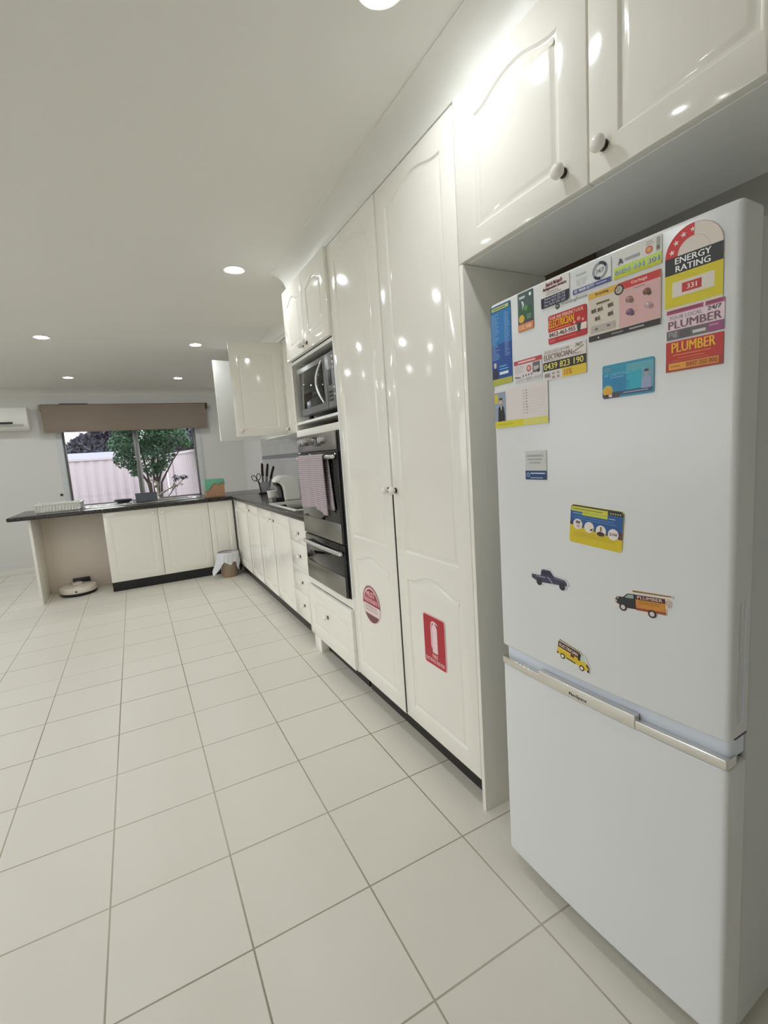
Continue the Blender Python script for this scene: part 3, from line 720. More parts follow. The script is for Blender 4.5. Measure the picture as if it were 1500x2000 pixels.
# ------------------------------------------------------------------ knife stand
ACR = mat('frosted_acrylic', (206, 206, 208), rough=0.15, var=0.03); ACR.node_tree.nodes['Principled BSDF'].inputs['Transmission Weight'].default_value = 0.35
KX, KY = 0.335, 4.10
ks = thing('knife_stand', 'clear acrylic stand holding dark-handled knives and scissors', 'knife stand', (KX, KY, 0.858))
k = MB(); k.box(KX - 0.05, KY - 0.045, 0.8582, KX + 0.085, KY + 0.045, 0.872, BLACKP, 0.003); k.build('base', ks)
k = MB(); k.box(KX - 0.035, KY - 0.02, 0.8722, KX + 0.065, KY - 0.014, 0.985, ACR, 0.001); k.box(KX - 0.035, KY + 0.016, 0.8722, KX + 0.065, KY + 0.022, 0.985, ACR, 0.001); k.build('slotted_block', ks)
KN = mat('dark_red_brown_handle', (44, 22, 20), rough=0.4, var=0.15, scale=40)
def knife(dx, tilt, lab, ln):
    base = Vector((KX + dx, KY + 0.001, 0.875)); ax = Vector((math.sin(tilt), 0, math.cos(tilt)))
    t = thing('kitchen_knife', lab, 'knife', tuple(base), 0, 'knives in the acrylic stand')
    k = MB(); sd = Vector((math.cos(tilt), 0, -math.sin(tilt)))
    mpk = lambda a_, b_, d: base + sd * a_ + ax * b_ + Vector((0, d, 0))
    k.prism([(-0.012, 0.015), (0.0, 0.002), (0.012, 0.04), (0.012, ln), (-0.012, ln)], mpk, -0.001, 0.001, STEEL); k.build('blade', t)
    k = MB(); k.prism([(-0.013, ln + 0.0005), (0.013, ln + 0.0005), (0.012, ln + 0.06), (0.015, ln + 0.125), (0.006, ln + 0.142), (-0.008, ln + 0.138), (-0.012, ln + 0.06)], mpk, -0.009, 0.009, KN); k.build('handle', t, smooth=40)
knife(0.005, 0.02, 'leftmost of three dark-handled knives, upright in the acrylic stand', 0.178)
knife(0.030, 0.14, 'middle of three dark-handled knives in the acrylic stand', 0.172)
knife(0.052, 0.30, 'rightmost of three dark-handled knives, leaning over the coffee machine', 0.150)
sx = thing('scissors', 'black-handled kitchen scissors with loop grips at the left of the knife stand', 'scissors', (KX - 0.03, KY - 0.03, 0.873))
k = MB(); b0 = Vector((KX - 0.028, KY - 0.030, 0.873)); k.prism([(-0.006, 0.0), (0.006, 0.0), (0.004, 0.12), (-0.010, 0.12)], lambda a_, b_, d: b0 + Vector((a_ - b_ * 0.15, d, b_)), -0.0015, 0.0015, DARKMET); k.build('blade', sx)
k = MB(); top = b0 + Vector((-0.020, 0, 0.118))
for c, tl in (((-0.045, 0.045), 0.6), ((0.004, 0.058), -0.1)):
    ring = [top + Vector((c[0] + 0.021 * math.cos(2 * PI * i / 20) * math.cos(tl) - 0.034 * math.sin(2 * PI * i / 20) * math.sin(tl), 0, c[1] + 0.021 * math.cos(2 * PI * i / 20) * math.sin(tl) + 0.034 * math.sin(2 * PI * i / 20) * math.cos(tl))) for i in range(21)]
    k.tube(ring, 0.0042, BLACKP, 8)
    k.tube([top, top + Vector((c[0] * 0.5, 0, c[1] * 0.45))], 0.005, BLACKP, 8)
k.build('loop_handles', sx, smooth=60)

# ------------------------------------------------------------------ sink, tap, rack and boxes on the peninsula
sk = thing('kitchen_sink', 'stainless steel sink and drainer set in the worktop before the window', 'sink', (-0.85, 4.62, 0.858))
k = MB(); SX0, SX1, SY0, SY1 = -1.41, -0.285, 4.40, 4.86
def ring(mb, x0, y0, x1, y1, ix0, iy0, ix1, iy1, z0, z1, m):
    mb.box(x0, y0, z0, x1, iy0, z1, m, 0.002); mb.box(x0, iy1, z0, x1, y1, z1, m, 0.002); mb.box(x0, iy0, z0, ix0, iy1, z1, m, 0.002); mb.box(ix1, iy0, z0, x1, iy1, z1, m, 0.002)
ring(k, SX0, SY0, SX1, SY1, -0.95, 4.45, -0.40, 4.79, 0.8585, 0.867, CHROME)
for i in range(8): k.box(-1.36, 4.47 + i * 0.04, 0.867, -0.99, 4.482 + i * 0.04, 0.8705, CHROME, 0.0015)
k.build('rim_and_drainer', sk)
k = MB(); bmv = MB(); k.box(-0.95, 4.45, 0.8583, -0.40, 4.79, 0.8592, STEEL); k.build('bowl_floor', sk)
tp = thing('kitchen_tap', 'chrome mixer tap with slanting spout standing behind the sink', 'tap', (-0.70, 4.83, 0.867))
k = MB(); k.lathe([(0.026, 0.0), (0.026, 0.01), (0.019, 0.016), (0.018, 0.13), (0.024, 0.135), (0.025, 0.175), (0.018, 0.195), (0.0, 0.20)], (-0.70, 4.83, 0.8672), CHROME, n=24); k.build('body', tp, smooth=50)
k = MB(); k.tube([(-0.688, 4.83, 0.90), (-0.63, 4.81, 0.945), (-0.52, 4.77, 1.005), (-0.455, 4.75, 1.022), (-0.435, 4.745, 1.014), (-0.43, 4.743, 1.0)], [0.011, 0.011, 0.0105, 0.010, 0.010, 0.010], CHROME, 14); k.build('spout', tp, smooth=60)
k = MB(); k.tube([(-0.70, 4.83, 1.062), (-0.735, 4.82, 1.085), (-0.765, 4.81, 1.09)], [0.007, 0.006, 0.005], CHROME); k.build('lever', tp, smooth=60)
def open_box(mb, x0, y0, z0, x1, y1, z1, m, t=0.003, fl=0.0):
    for (a0, b0, a1, b1) in ((x0, y0, x1, y0 + t), (x0, y1 - t, x1, y1), (x0, y0 + t, x0 + t, y1 - t), (x1 - t, y0 + t, x1, y1 - t)):
        mb.box(a0, b0, z0, a1, b1, z1, m)
    mb.box(x0 + t, y0 + t, z0, x1 - t, y1 - t, z0 + t, m)
GTUB = mat('smoky_grey_plastic', (140, 146, 156), rough=0.2, var=0.04); GTUB.node_tree.nodes['Principled BSDF'].inputs['Transmission Weight'].default_value = 0.45
k = MB(); open_box(k, -0.925, 4.60, 0.8675, -0.715, 4.76, 0.955, GTUB, 0.004); k.box(-0.93, 4.595, 0.948, -0.71, 4.600, 0.956, GTUB, 0.001)
o = k.build('dish_tub', smooth=0); tag(o, 'smoky grey plastic tub standing on the sink in front of the tap', 'tub')
k = MB(); k.lathe([(0.0, 0.001), (0.06, 0.001), (0.088, 0.030), (0.092, 0.038), (0.085, 0.036), (0.058, 0.006), (0.0, 0.006)], (-1.045, 4.66, 0.8708), mat('dark_slate_dish', (88, 90, 100), rough=0.3, var=0.06), n=30); o = k.build('bowl', smooth=50)
tag(o, 'shallow dark bowl on the drainer left of the grey tub', 'bowl')
rk = thing('dish_rack', 'white plastic dish drying rack at the left end of the worktop', 'dish rack', (-1.62, 4.62, 0.858))
RX0, RX1, RY0, RY1 = -1.80, -1.425, 4.47, 4.80
k = MB(); k.box(RX0, RY0, 0.8585, RX1, RY1, 0.868, WPLAST, 0.004); k.build('tray', rk)
k = MB(); ring(k, RX0 - 0.012, RY0 - 0.008, RX1 + 0.012, RY1 + 0.008, RX0 + 0.008, RY0 + 0.010, RX1 - 0.008, RY1 - 0.010, 0.925, 0.937, WPLAST)
k.build('rim', rk)
k = MB()
for i in range(15):
    x = RX0 + 0.006 + i * (RX1 - RX0 - 0.012) / 14
    for y in (RY0 + 0.004, RY1 - 0.004): k.tube([(x, y, 0.867), (x, y, 0.927)], 0.0105, WPLAST, 6)
for i in range(11):
    y = RY0 + 0.01 + i * (RY1 - RY0 - 0.02) / 10
    for x in (RX0 + 0.004, RX1 - 0.004): k.tube([(x, y, 0.867), (x, y, 0.927)], 0.0105, WPLAST, 6)
k.build('side_bars', rk, smooth=60)
k = MB()
for i in range(9):
    x = RX0 + 0.05 + i * 0.034; k.tube([(x, RY0 + 0.05, 0.867), (x, RY0 + 0.07, 0.915), (x, RY1 - 0.07, 0.915), (x, RY1 - 0.05, 0.867)], 0.0025, WPLAST, 6)
k.build('plate_wires', rk, smooth=60)
gb = thing('waste_box', 'brown box draped with a green liner on the worktop corner', 'box', (-0.13, 4.46, 0.858))
KRAFT = mat('kraft_cardboard', (196, 152, 120), rough=0.8, var=0.06, scale=30, bump=0.1, bscale=120)
k = MB(); open_box(k, -0.228, 4.375, 0.8585, -0.030, 4.56, 1.045, KRAFT, 0.004); k.build('box', gb, smooth=0)
GREENL = mat('green_liner_film', (118, 188, 154), rough=0.3, var=0.12, scale=18, bump=0.4, bscale=25)
def drape(rect, z, prof, m, inner=0.02):
    """a liner folded over the rim: prof(t) is the hem drop at perimeter fraction t"""
    x0, y0, x1, y1 = rect; per = []; n = 18
    for (a_, b_) in (((x0, y0), (x1, y0)), ((x1, y0), (x1, y1)), ((x1, y1), (x0, y1)), ((x0, y1), (x0, y0))):
        for i in range(n): per.append((a_[0] + (b_[0] - a_[0]) * i / n, a_[1] + (b_[1] - a_[1]) * i / n))
    cx, cy = (x0 + x1) / 2, (y0 + y1) / 2; vs = []; fs = []; N = len(per); rows = 9
    for j in range(rows):
        for i, (px, py) in enumerate(per):
            t = i / N; dr = prof(t); dx, dy = px - cx, py - cy
            if j == 0: s_, zz = 0.90, z - 0.09
            elif j == 1: s_, zz = 0.95, z - 0.01
            elif j == 2: s_, zz = 1.0, z + 0.004
            else:
                q = (j - 2) / (rows - 3); s_ = 1.035 + 0.02 * q + 0.012 * math.sin(t * 60 + q * 3) * q; zz = z + 0.002 - dr * q
            vs.append(Vector((cx + dx * s_, cy + dy * s_, zz)))
    for j in range(rows - 1):
        for i in range(N):
            fs.append((j * N + i, j * N + (i + 1) % N, (j + 1) * N + (i + 1) % N, (j + 1) * N + i))
    return MB().add(vs, fs, m)
def gprof(t):
    if t < 0.25:
        u = t / 0.25; return 0.125 * max(0.36, 1.0 - 1.25 * u) + 0.012 * math.sin(u * 12) + (0.018 if u > 0.92 else 0)
    return 0.075 + 0.02 * math.sin(t * 40) + (0.04 if t > 0.85 else 0)
drape((-0.230, 4.373, -0.028, 4.562), 1.047, gprof, GREENL).build('green_liner', gb, smooth=50)

# ------------------------------------------------------------------ lined waste bin on the floor
bn = thing('waste_bin', 'small brown waste bin with an overhanging white liner in the inside corner', 'bin', (-0.115, 4.105, 0))
BCX, BCY = -0.115, 4.105
k = MB(); k.lathe([(0.0, 0.004), (0.080, 0.0), (0.084, 0.004), (0.104, 0.262), (0.107, 0.266), (0.103, 0.268), (0.080, 0.012), (0.0, 0.012)], (BCX, BCY, 0), mat('brown_bin_plastic', (158, 136, 116), rough=0.5, var=0.05, scale=15), n=40); k.build('bucket', bn, smooth=50)
LINER = mat('white_liner_film', (224, 226, 230), rough=0.35, var=0.05, scale=20, bump=0.5, bscale=30); LINER.node_tree.nodes['Principled BSDF'].inputs['Transmission Weight'].default_value = 0.15
vs = []; fs = []; N = 96; rows = 14
for j in range(rows):
    for i in range(N):
        an = 2 * PI * i / N
        d_left = math.exp(-((((an - PI * 1.12 + PI) % (2 * PI)) - PI) / 0.33) ** 2); d_right = math.exp(-((((an - 5.55 + PI) % (2 * PI)) - PI) / 0.28) ** 2)
        dr = 0.10 + 0.016 * math.sin(an * 3 + 0.4) + 0.012 * math.sin(an * 7) + 0.150 * d_left + 0.12 * d_right
        if j == 0: r_, z = 0.092, 0.13
        elif j == 1: r_, z = 0.101, 0.255
        elif j == 2: r_, z = 0.106, 0.272
        else:
            q = (j - 2) / (rows - 3); base = 0.1145 - 0.004 * q
            r_ = base + (0.010 + 0.012 * q) * math.sin(an * 17 + 2 * q) * q * 0.35 + d_left * 0.085 * q ** 1.5 + 0.006 * q
            z = 0.270 - dr * q
        x = BCX + r_ * math.cos(an); y = BCY + r_ * math.sin(an)
        vs.append(Vector((min(x, 0.014), min(y, 4.224), max(0.006, z))))
for j in range(rows - 1):
    for i in range(N):
        fs.append((j * N + i, j * N + (i + 1) % N, (j + 1) * N + (i + 1) % N, (j + 1) * N + i))
MB().add(vs, fs, LINER).build('white_liner', bn, smooth=60)

# ------------------------------------------------------------------ robot vacuum and dock
rv = thing('robot_vacuum', 'round white robot vacuum parked in the recess under the worktop', 'robot vacuum', (-1.55, 4.50, 0))
VX, VY = -1.55, 4.50
RVW = mat('robot_white_plastic', (228, 218, 206), rough=0.3, var=0.012, scale=20)
k = MB(); k.lathe([(0.0, 0.018), (0.150, 0.018), (0.160, 0.026), (0.163, 0.034), (0.1635, 0.072), (0.159, 0.082), (0.150, 0.086), (0.0, 0.087)], (VX, VY, 0), RVW, n=64); k.build('shell', rv, smooth=40)
k = MB(); k.lathe([(0.0, 0.006), (0.150, 0.006), (0.164, 0.018), (0.1645, 0.030), (0.150, 0.0315), (0.0, 0.0315)], (VX, VY, 0), BLACKP, n=64); k.build('bumper', rv, smooth=40)
k = MB(); k.lathe([(0.046, 0.0872), (0.046, 0.101), (0.042, 0.106), (0.0, 0.107)], (VX - 0.01, VY + 0.055, 0), RVW, n=36); k.build('turret', rv, smooth=40)
k = MB(); k.lathe([(0.009, 0.0), (0.009, 0.003), (0.0, 0.0035)], (VX - 0.005, VY - 0.1636, 0.052), BLACKP, (0, -1, 0), 16); k.build('sensor', rv)
for sx_ in (-0.11, 0.11): MB().lathe([(0.0, -0.012), (0.018, -0.012), (0.018, 0.012), (0.0, 0.012)], (VX + sx_, VY, 0.0182), BLACKP, (1, 0, 0), 18).build('wheel', rv)
k = MB(); k.box(-1.610, 4.682, 0.0, -1.455, 4.714, 0.122, BLACKP, 0.004); o = k.build('charging_dock'); tag(o, 'black charging dock standing behind the robot vacuum', 'dock')

# ------------------------------------------------------------------ air conditioner, blind, wall fitting
ac = thing('air_conditioner', 'white wall-mounted air conditioner at the left edge near the blind', 'air conditioner', (-2.4, 6.1, 1.78))
pr = [(6.198, 1.785), (6.198, 2.055), (6.05, 2.058), (6.010, 2.05), (5.995, 2.02), (5.995, 1.865), (6.03, 1.81), (6.08, 1.785)]
k = MB(); k.prism(pr, lambda a_, b_, d: Vector((-2.80 + d, a_, b_)), 0.0, 0.83, WPLAST)
k.build('casing', ac, smooth=35)
k = MB(); k.box(-2.76, 5.990, 1.858, -2.12, 6.02, 1.880, BLACKP); k.build('outlet_slot', ac)
k = MB(); k.prism([(6.004, 1.857), (6.038, 1.812), (6.034, 1.808), (5.998, 1.853)], lambda a_, b_, d: Vector((-2.76 + d, a_, b_)), 0.0, 0.74, mat('ac_louvre', (196, 196, 190), rough=0.4, var=0.02)); k.build('louvre', ac)
bl = thing('roller_blind', 'taupe fabric roller blind half lowered across the top of the window', 'blind', (-0.87, 6.1, 1.75))
k = MB(); k.box(-1.838, 6.088, 1.752, 0.098, 6.092, 2.082, BLINDF); k.build('fabric', bl, smooth=0)
k = MB(); k.tube([(-1.84, 6.125, 2.068), (0.10, 6.125, 2.068)], 0.030, BLINDF, 20); k.build('roll', bl, smooth=50)
k = MB(); k.box(-1.838, 6.082, 1.742, 0.098, 6.098, 1.760, BLINDF, 0.004); k.build('hem_bar', bl)
k = MB(); k.box(0.101, 6.085, 2.015, 0.128, 6.198, 2.095, mat('dark_bracket', (58, 40, 32), rough=0.4, var=0.08), 0.003); k.build('end_bracket', bl)
k = MB(); k.box(-1.862, 6.085, 2.02, -1.841, 6.198, 2.09, mat('grey_bracket', (150, 140, 125), rough=0.5, var=0.05), 0.003); k.build('end_bracket', bl)
k = MB(); k.box(-1.64, 6.094, 2.098, -1.33, 6.12, 2.104, BLACKP); k.build('rail_slot', bl)
k = MB(); k.lathe([(0.016, 0.0), (0.015, 0.012), (0.010, 0.018), (0.0, 0.019)], (-1.768, 6.1875, 0.955), BLACKP, (0, -1, 0), 20); o = k.build('wall_fitting', smooth=50)
o.location.y += 0.012
tag(o, 'small round black fitting on the wall left of the window sill', 'fitting')

# ------------------------------------------------------------------ fridge
FW, FBOW, FTH = 0.5623, 0.010, 0.032
fr = thing('fridge', 'tall white bottom-freezer fridge covered with magnets', 'fridge', (-0.062, -0.183, 0), FTH)
FM = WM[fr.name]
def fsurf(u): return -FBOW * (1 - (2 * u / FW - 1) ** 2)
def fdoor(z0, z1, name, m, parent, depth=0.062, bev=0.006, u0=0.0, u1=FW, out=0.0, rc=0.011):
    n = 30; prof = []
    for i in range(6):
        a_ = PI / 2 * i / 5; prof.append((u0 + rc - rc * math.cos(a_), fsurf(u0) + out + rc - rc * math.sin(a_)))
    for i in range(1, n):
        u = u0 + rc + (u1 - u0 - 2 * rc) * i / n; prof.append((u, fsurf(u) + out))
    for i in range(6):
        a_ = PI / 2 * (1 - i / 5); prof.append((u1 - rc + rc * math.cos(a_), fsurf(u1) + out + rc - rc * math.sin(a_)))
    prof += [(u1, depth), (u0, depth)]
    bm = bmesh.new(); vs_ = [bm.verts.new((d_, -u, z0)) for u, d_ in prof]; f_ = bm.faces.new(vs_)
    ex_ = bmesh.ops.extrude_face_region(bm, geom=[f_]); bmesh.ops.translate(bm, vec=(0, 0, z1 - z0), verts=[e for e in ex_['geom'] if isinstance(e, bmesh.types.BMVert)])
    if bev: bmesh.ops.bevel(bm, geom=[e for e in bm.edges if abs(e.verts[0].co.z - e.verts[1].co.z) < 1e-6 and min(e.verts[0].co.x, e.verts[1].co.x) < depth - 0.001], offset=bev, segments=3, profile=0.6, affect='EDGES', clamp_overlap=True)
    k = MB(); k.add_bm(bm, m); bm.free()
    return k.build(name, parent, smooth=40, local=True)
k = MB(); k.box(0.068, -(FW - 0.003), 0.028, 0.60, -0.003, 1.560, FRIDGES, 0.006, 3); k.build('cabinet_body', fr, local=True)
k = MB(); k.box(0.0622, -(FW - 0.010), 0.06, 0.0678, -0.010, 1.555, mat('grey_door_seal', (120, 122, 124), rough=0.7, var=0.05)); k.build('door_seal', fr, local=True)
up = fdoor(0.676, 1.579, 'upper_door', FRIDGE, fr)
lo = fdoor(0.050, 0.6235, 'freezer_door', FRIDGE, fr)
fdoor(0.638, 0.6755, 'grip_recess', GASKET, lo, out=0.014, bev=0, u0=0.004, u1=FW - 0.004)
hs = fdoor(0.6237, 0.6425, 'trim_strip', CHROME, lo, depth=0.03, bev=0.0015, out=-0.0015, u0=0.001, u1=FW - 0.001, rc=0.004)
hp = fdoor(0.6245, 0.6535, 'handle_plate', CHROME, lo, depth=0.004, bev=0.0012, out=-0.0035, u0=0.138, u1=0.395, rc=0.002)
for y in (-0.06, -(FW - 0.06)):
    for x in (0.10, 0.55):
        MB().lathe([(0.018, 0.0), (0.018, 0.012), (0.01, 0.014), (0.01, 0.027), (0.0, 0.027)], (x, y, 0.0), BLACKP, n=16).build('foot', fr, local=True)
k = MB(); k.box(0.075, -(FW - 0.006), 0.008, 0.09, -0.006, 0.027, mat('fridge_plinth', (120, 116, 108), rough=0.6, var=0.05)); k.build('plinth', fr, local=True)
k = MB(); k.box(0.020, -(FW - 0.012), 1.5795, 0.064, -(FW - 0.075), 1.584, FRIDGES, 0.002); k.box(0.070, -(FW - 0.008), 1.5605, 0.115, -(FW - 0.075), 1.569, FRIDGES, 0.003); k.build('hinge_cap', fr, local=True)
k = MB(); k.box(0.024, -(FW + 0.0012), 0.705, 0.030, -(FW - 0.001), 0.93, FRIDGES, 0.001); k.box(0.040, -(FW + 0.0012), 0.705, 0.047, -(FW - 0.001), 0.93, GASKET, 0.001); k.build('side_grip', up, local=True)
k = MB(); k.box(0.020, -(FW + 0.0004), 0.6765, 0.061, -(FW - 0.02), 0.6790, BLACKP); k.build('hinge_shadow_gap', up, local=True)

# ------------------------------------------------------------------ lettering and flat print
def P(r, g, b):
    return mat('print_%d_%d_%d' % (r, g, b), (r, g, b), rough=0.38, var=0.02, scale=60)
_tc = {}
def text2d(body, bold=0.0):
    key = (body, bold)
    if key in _tc: return _tc[key]
    cu = bpy.data.curves.new('t', 'FONT'); cu.body = body; cu.size = 1.0; cu.resolution_u = 2
    o = bpy.data.objects.new('t', cu); COL.objects.link(o)
    bpy.context.view_layer.update()
    dg = bpy.context.evaluated_depsgraph_get()
    me = bpy.data.meshes.new_from_object(o.evaluated_get(dg))
    v = [(q.co.x, q.co.y) for q in me.vertices]; f = [tuple(pg.vertices) for pg in me.polygons]
    bpy.data.objects.remove(o); bpy.data.curves.remove(cu); bpy.data.meshes.remove(me)
    x0 = min(q[0] for q in v); x1 = max(q[0] for q in v); y0 = min(q[1] for q in v); y1 = max(q[1] for q in v)
    v = [((q[0] - x0) / (x1 - x0), (q[1] - y0) / max(1e-6, y1 - y0)) for q in v]
    _tc[key] = (v, f)
    return _tc[key]

class Card:
    """a flat printed piece; x to the right, y up, in metres; layers sit 0.25 mm apart on a 1.2 mm base"""
    def __init__(s, mp):
        s.mb = MB(); s.mp = mp
    def z(s, l): return -0.0013 - 0.00025 * l
    def poly(s, pts, c, l=1):
        s.mb.add([s.mp(x, y, s.z(l)) for x, y in pts], [tuple(range(len(pts)))], P(*c)); return s
    def base(s, pts, c):
        s.mb.prism(pts, s.mp, -0.0001, s.z(0), P(*c)); return s
    def rect(s, x0, y0, x1, y1, c, l=1): return s.poly([(x0, y0), (x1, y0), (x1, y1), (x0, y1)], c, l)
    def circ(s, cx, cy, r, c, l=1, n=28, ry=None, a0=0, a1=360):
        ry = ry or r; full = abs(a1 - a0) >= 360
        pts = [(cx + r * math.cos(math.radians(a0 + (a1 - a0) * i / n)), cy + ry * math.sin(math.radians(a0 + (a1 - a0) * i / n))) for i in range(n if full else n + 1)]
        return s.poly(pts, c, l)
    def arc(s, cx, cy, r0, r1, a0, a1, c, l=1, n=28, sy=1.0):
        vs = []; fs = []
        for i in range(n + 1):
            a_ = math.radians(a0 + (a1 - a0) * i / n)
            for r_ in (r0, r1): vs.append(s.mp(cx + r_ * math.cos(a_), cy + r_ * sy * math.sin(a_), s.z(l)))
        for i in range(n): fs.append((2 * i, 2 * i + 1, 2 * i + 3, 2 * i + 2))
        s.mb.add(vs, fs, P(*c)); return s
    def text(s, t, x0, y0, x1, y1, c, l=2, bold=0.0, slant=0.0):
        v, f = text2d(t)
        e = max(0.0, bold) * 2.2 * (y1 - y0)                       # heavier strokes: the letters again, a hair to each side
        for q_, k_ in enumerate((0.0,) if e == 0 else (-e, 0.0, e)):
            s.mb.add([s.mp(x0 + (x1 - x0) * a_ + k_ + slant * (y1 - y0) * b_, y0 + (y1 - y0) * b_, s.z(l + 0.2 * q_)) for a_, b_ in v], f, P(*c))
        return s
    def lines(s, x0, y0, x1, y1, n, c, l=2, th=0.35, ragged=0.3):
        for i in range(n):
            h = (y1 - y0) / n; y = y1 - h * (i + 0.5); e = x1 - (x1 - x0) * ragged * random.random()
            s.rect(x0, y - h * th / 2, e, y + h * th / 2, c, l)
        return s
    def star(s, cx, cy, r, c, l=2, rot=0):
        return s.poly([(cx + (r if i % 2 == 0 else r * 0.42) * math.cos(PI / 2 + rot + PI * i / 5), cy + (r if i % 2 == 0 else r * 0.42) * math.sin(PI / 2 + rot + PI * i / 5)) for i in range(10)], c, l)
    def person(s, x, y, h, suit, skin, hair, l=2):
        s.poly([(x - h * .26, y), (x + h * .26, y), (x + h * .24, y + h * .50), (x + h * .08, y + h * .62), (x - h * .08, y + h * .62), (x - h * .24, y + h * .50)], suit, l)
        s.circ(x, y + h * .78, h * .12, skin, l, 16, h * .15); s.circ(x, y + h * .88, h * .12, hair, l + 1, 14, h * .07); return s
    def done(s, name, label, cat, group=None):
        return tag(s.mb.build(name, smooth=0, fix=False), label, cat, group)

def rrect(w_, h_, r, n=5):
    p = []
    for cx, cy, a0 in ((w_ - r, r, -90), (w_ - r, h_ - r, 0), (r, h_ - r, 90), (r, r, 180)):
        for i in range(n + 1):
            a_ = math.radians(a0 + 90 * i / n); p.append((cx + r * math.cos(a_), cy + r * math.sin(a_)))
    return p
def fmap(u0, z0, w_, rot=0.0):
    """card coordinates -> world, lying flat against the curved fridge door"""
    ua = max(0, u0); ub = min(FW, u0 + w_); da, db = fsurf(ua), fsurf(ub)
    sag = min(da, db); c_, s_ = math.cos(rot), math.sin(rot)
    mid = fsurf((ua + ub) / 2) - (da + db) / 2
    def f(x, y, d):
        u = u0 + x * c_ - y * s_; z = z0 + x * s_ + y * c_
        t = (u - ua) / max(1e-6, ub - ua)
        return FM @ Vector((da + (db - da) * t + mid + d, -u, z))
    return f
MG = 'magnets on the fridge door'
W_ = (236, 234, 232)
# blue list card
c = Card(fmap(0.0035, 1.378, 0.074)); w_, h_ = 0.0735, 0.193
c.base(rrect(w_, h_, 0.003), (12, 104, 170)); c.rect(0.0, 0.10, w_, 0.178, (0, 116, 184)); c.rect(0, 0.016, w_, 0.10, (22, 72, 150)); c.rect(0, 0.0, w_, 0.015, (176, 178, 60)); c.rect(0, 0.178, w_, h_ - 0.001, (40, 96, 112))
c.rect(0.006, 0.181, w_ - 0.006, 0.189, (190, 200, 130), 2); c.lines(0.012, 0.182, w_ - 0.012, 0.188, 1, (90, 100, 60), 3)
c.lines(0.003, 0.062, 0.032, 0.174, 26, (120, 160, 205), 2, 0.4, 0.55); c.lines(0.050, 0.066, 0.070, 0.172, 26, (120, 160, 205), 2, 0.4, 0.45)
c.person(0.012, 0.016, 0.042, (40, 36, 60), (220, 190, 175), (225, 205, 180)); c.lines(0.028, 0.034, 0.062, 0.048, 2, (90, 190, 220), 2); c.lines(0.028, 0.022, 0.066, 0.033, 1, (225, 232, 240), 2, 0.6)
c.done('list_magnet', 'tall blue magnet with columns of tiny text at the top left fridge corner', 'magnet', MG)
# green leaflet
c = Card(fmap(0.1025, 1.488, 0.049)); w_, h_ = 0.0485, 0.0865
c.base(rrect(w_, h_, 0.002), (74, 92, 92)); c.rect(0.006, 0.022, w_ - 0.004, 0.052, (48, 92, 56)); c.poly([(0.012, 0.068), (0.016, 0.056), (0.014, 0.046), (0.021, 0.058), (0.018, 0.066)], (215, 225, 220), 2); c.circ(0.026, 0.05, 0.006, (92, 150, 92), 2)
c.circ(0.012, 0.028, 0.009, (222, 180, 60), 2); c.rect(0.0, 0.0, w_, 0.017, (214, 128, 66)); c.rect(0, 0.017, w_, 0.021, (70, 50, 84)); c.text('132 500', 0.005, 0.004, 0.042, 0.013, (250, 220, 190), 2, 0.02); c.lines(0.005, 0.071, 0.024, 0.080, 1, (190, 205, 205), 2, 0.6); c.circ(0.040, 0.077, 0.004, (230, 235, 235), 2)
c.lines(0.029, 0.024, 0.045, 0.036, 3, (150, 170, 170), 2)
c.done('leaflet_magnet', 'small upright dark green magnet with an orange foot band beside the blue list', 'magnet', MG)
# fridge repair card
c = Card(fmap(0.1750, 1.520, 0.0765)); w_, h_ = 0.0762, 0.0545
c.base(rrect(w_, h_, 0.003), (228, 222, 218)); c.poly([(0.0, 0.002), (0.003, 0.0), (w_ - 0.004, 0.0), (w_, 0.004), (w_, 0.022), (0, 0.022)], (30, 28, 50))
c.text("Paul & Michael's", 0.014, 0.043, 0.058, 0.051, (110, 22, 26), 2, 0.03, 0.2); c.text('Refrigeration Services', 0.006, 0.034, 0.068, 0.042, (90, 20, 24), 2, 0.03, 0.2); c.lines(0.014, 0.024, 0.060, 0.033, 2, (120, 116, 116), 2, 0.3)
for i, t in enumerate(('Mobile 0418 200 245', 'Phone 9622 200 218', 'Fax 9676 206 260')): c.text(t, 0.010, 0.0155 - i * 0.0065, 0.066, 0.0205 - i * 0.0065, (206, 206, 226), 2)
c.done('card_magnet', 'white magnet with red italic heading over a navy panel on the upper fridge door', 'magnet', MG)
# 24/7 card
c = Card(fmap(0.2600, 1.5245, 0.087)); w_, h_ = 0.0868, 0.0455
c.base(rrect(w_, h_, 0.002), (222, 224, 224)); c.rect(0.0, 0.0, w_, 0.0095, (82, 90, 140)); c.text('02 9008 8777', 0.004, 0.002, 0.050, 0.0078, (232, 232, 244), 2, 0.02); c.lines(0.054, 0.002, 0.084, 0.0075, 1, (180, 186, 216), 2)
c.arc(0.063, 0.0275, 0.0115, 0.0165, 0, 360, (150, 152, 162), 2, 40); c.arc(0.063, 0.0275, 0.0115, 0.0167, 20, 95, (44, 46, 60), 3); c.arc(0.063, 0.0275, 0.0115, 0.0167, 215, 275, (36, 38, 54), 3); c.text('24/7', 0.0545, 0.0235, 0.0715, 0.0315, (70, 72, 84), 3)
c.lines(0.008, 0.031, 0.038, 0.040, 1, (176, 190, 186), 2, 0.4); c.lines(0.008, 0.013, 0.040, 0.029, 4, (200, 204, 204), 2, 0.3)
c.done('card_magnet', 'pale magnet with a round 24/7 badge and blue phone strip', 'magnet', MG)
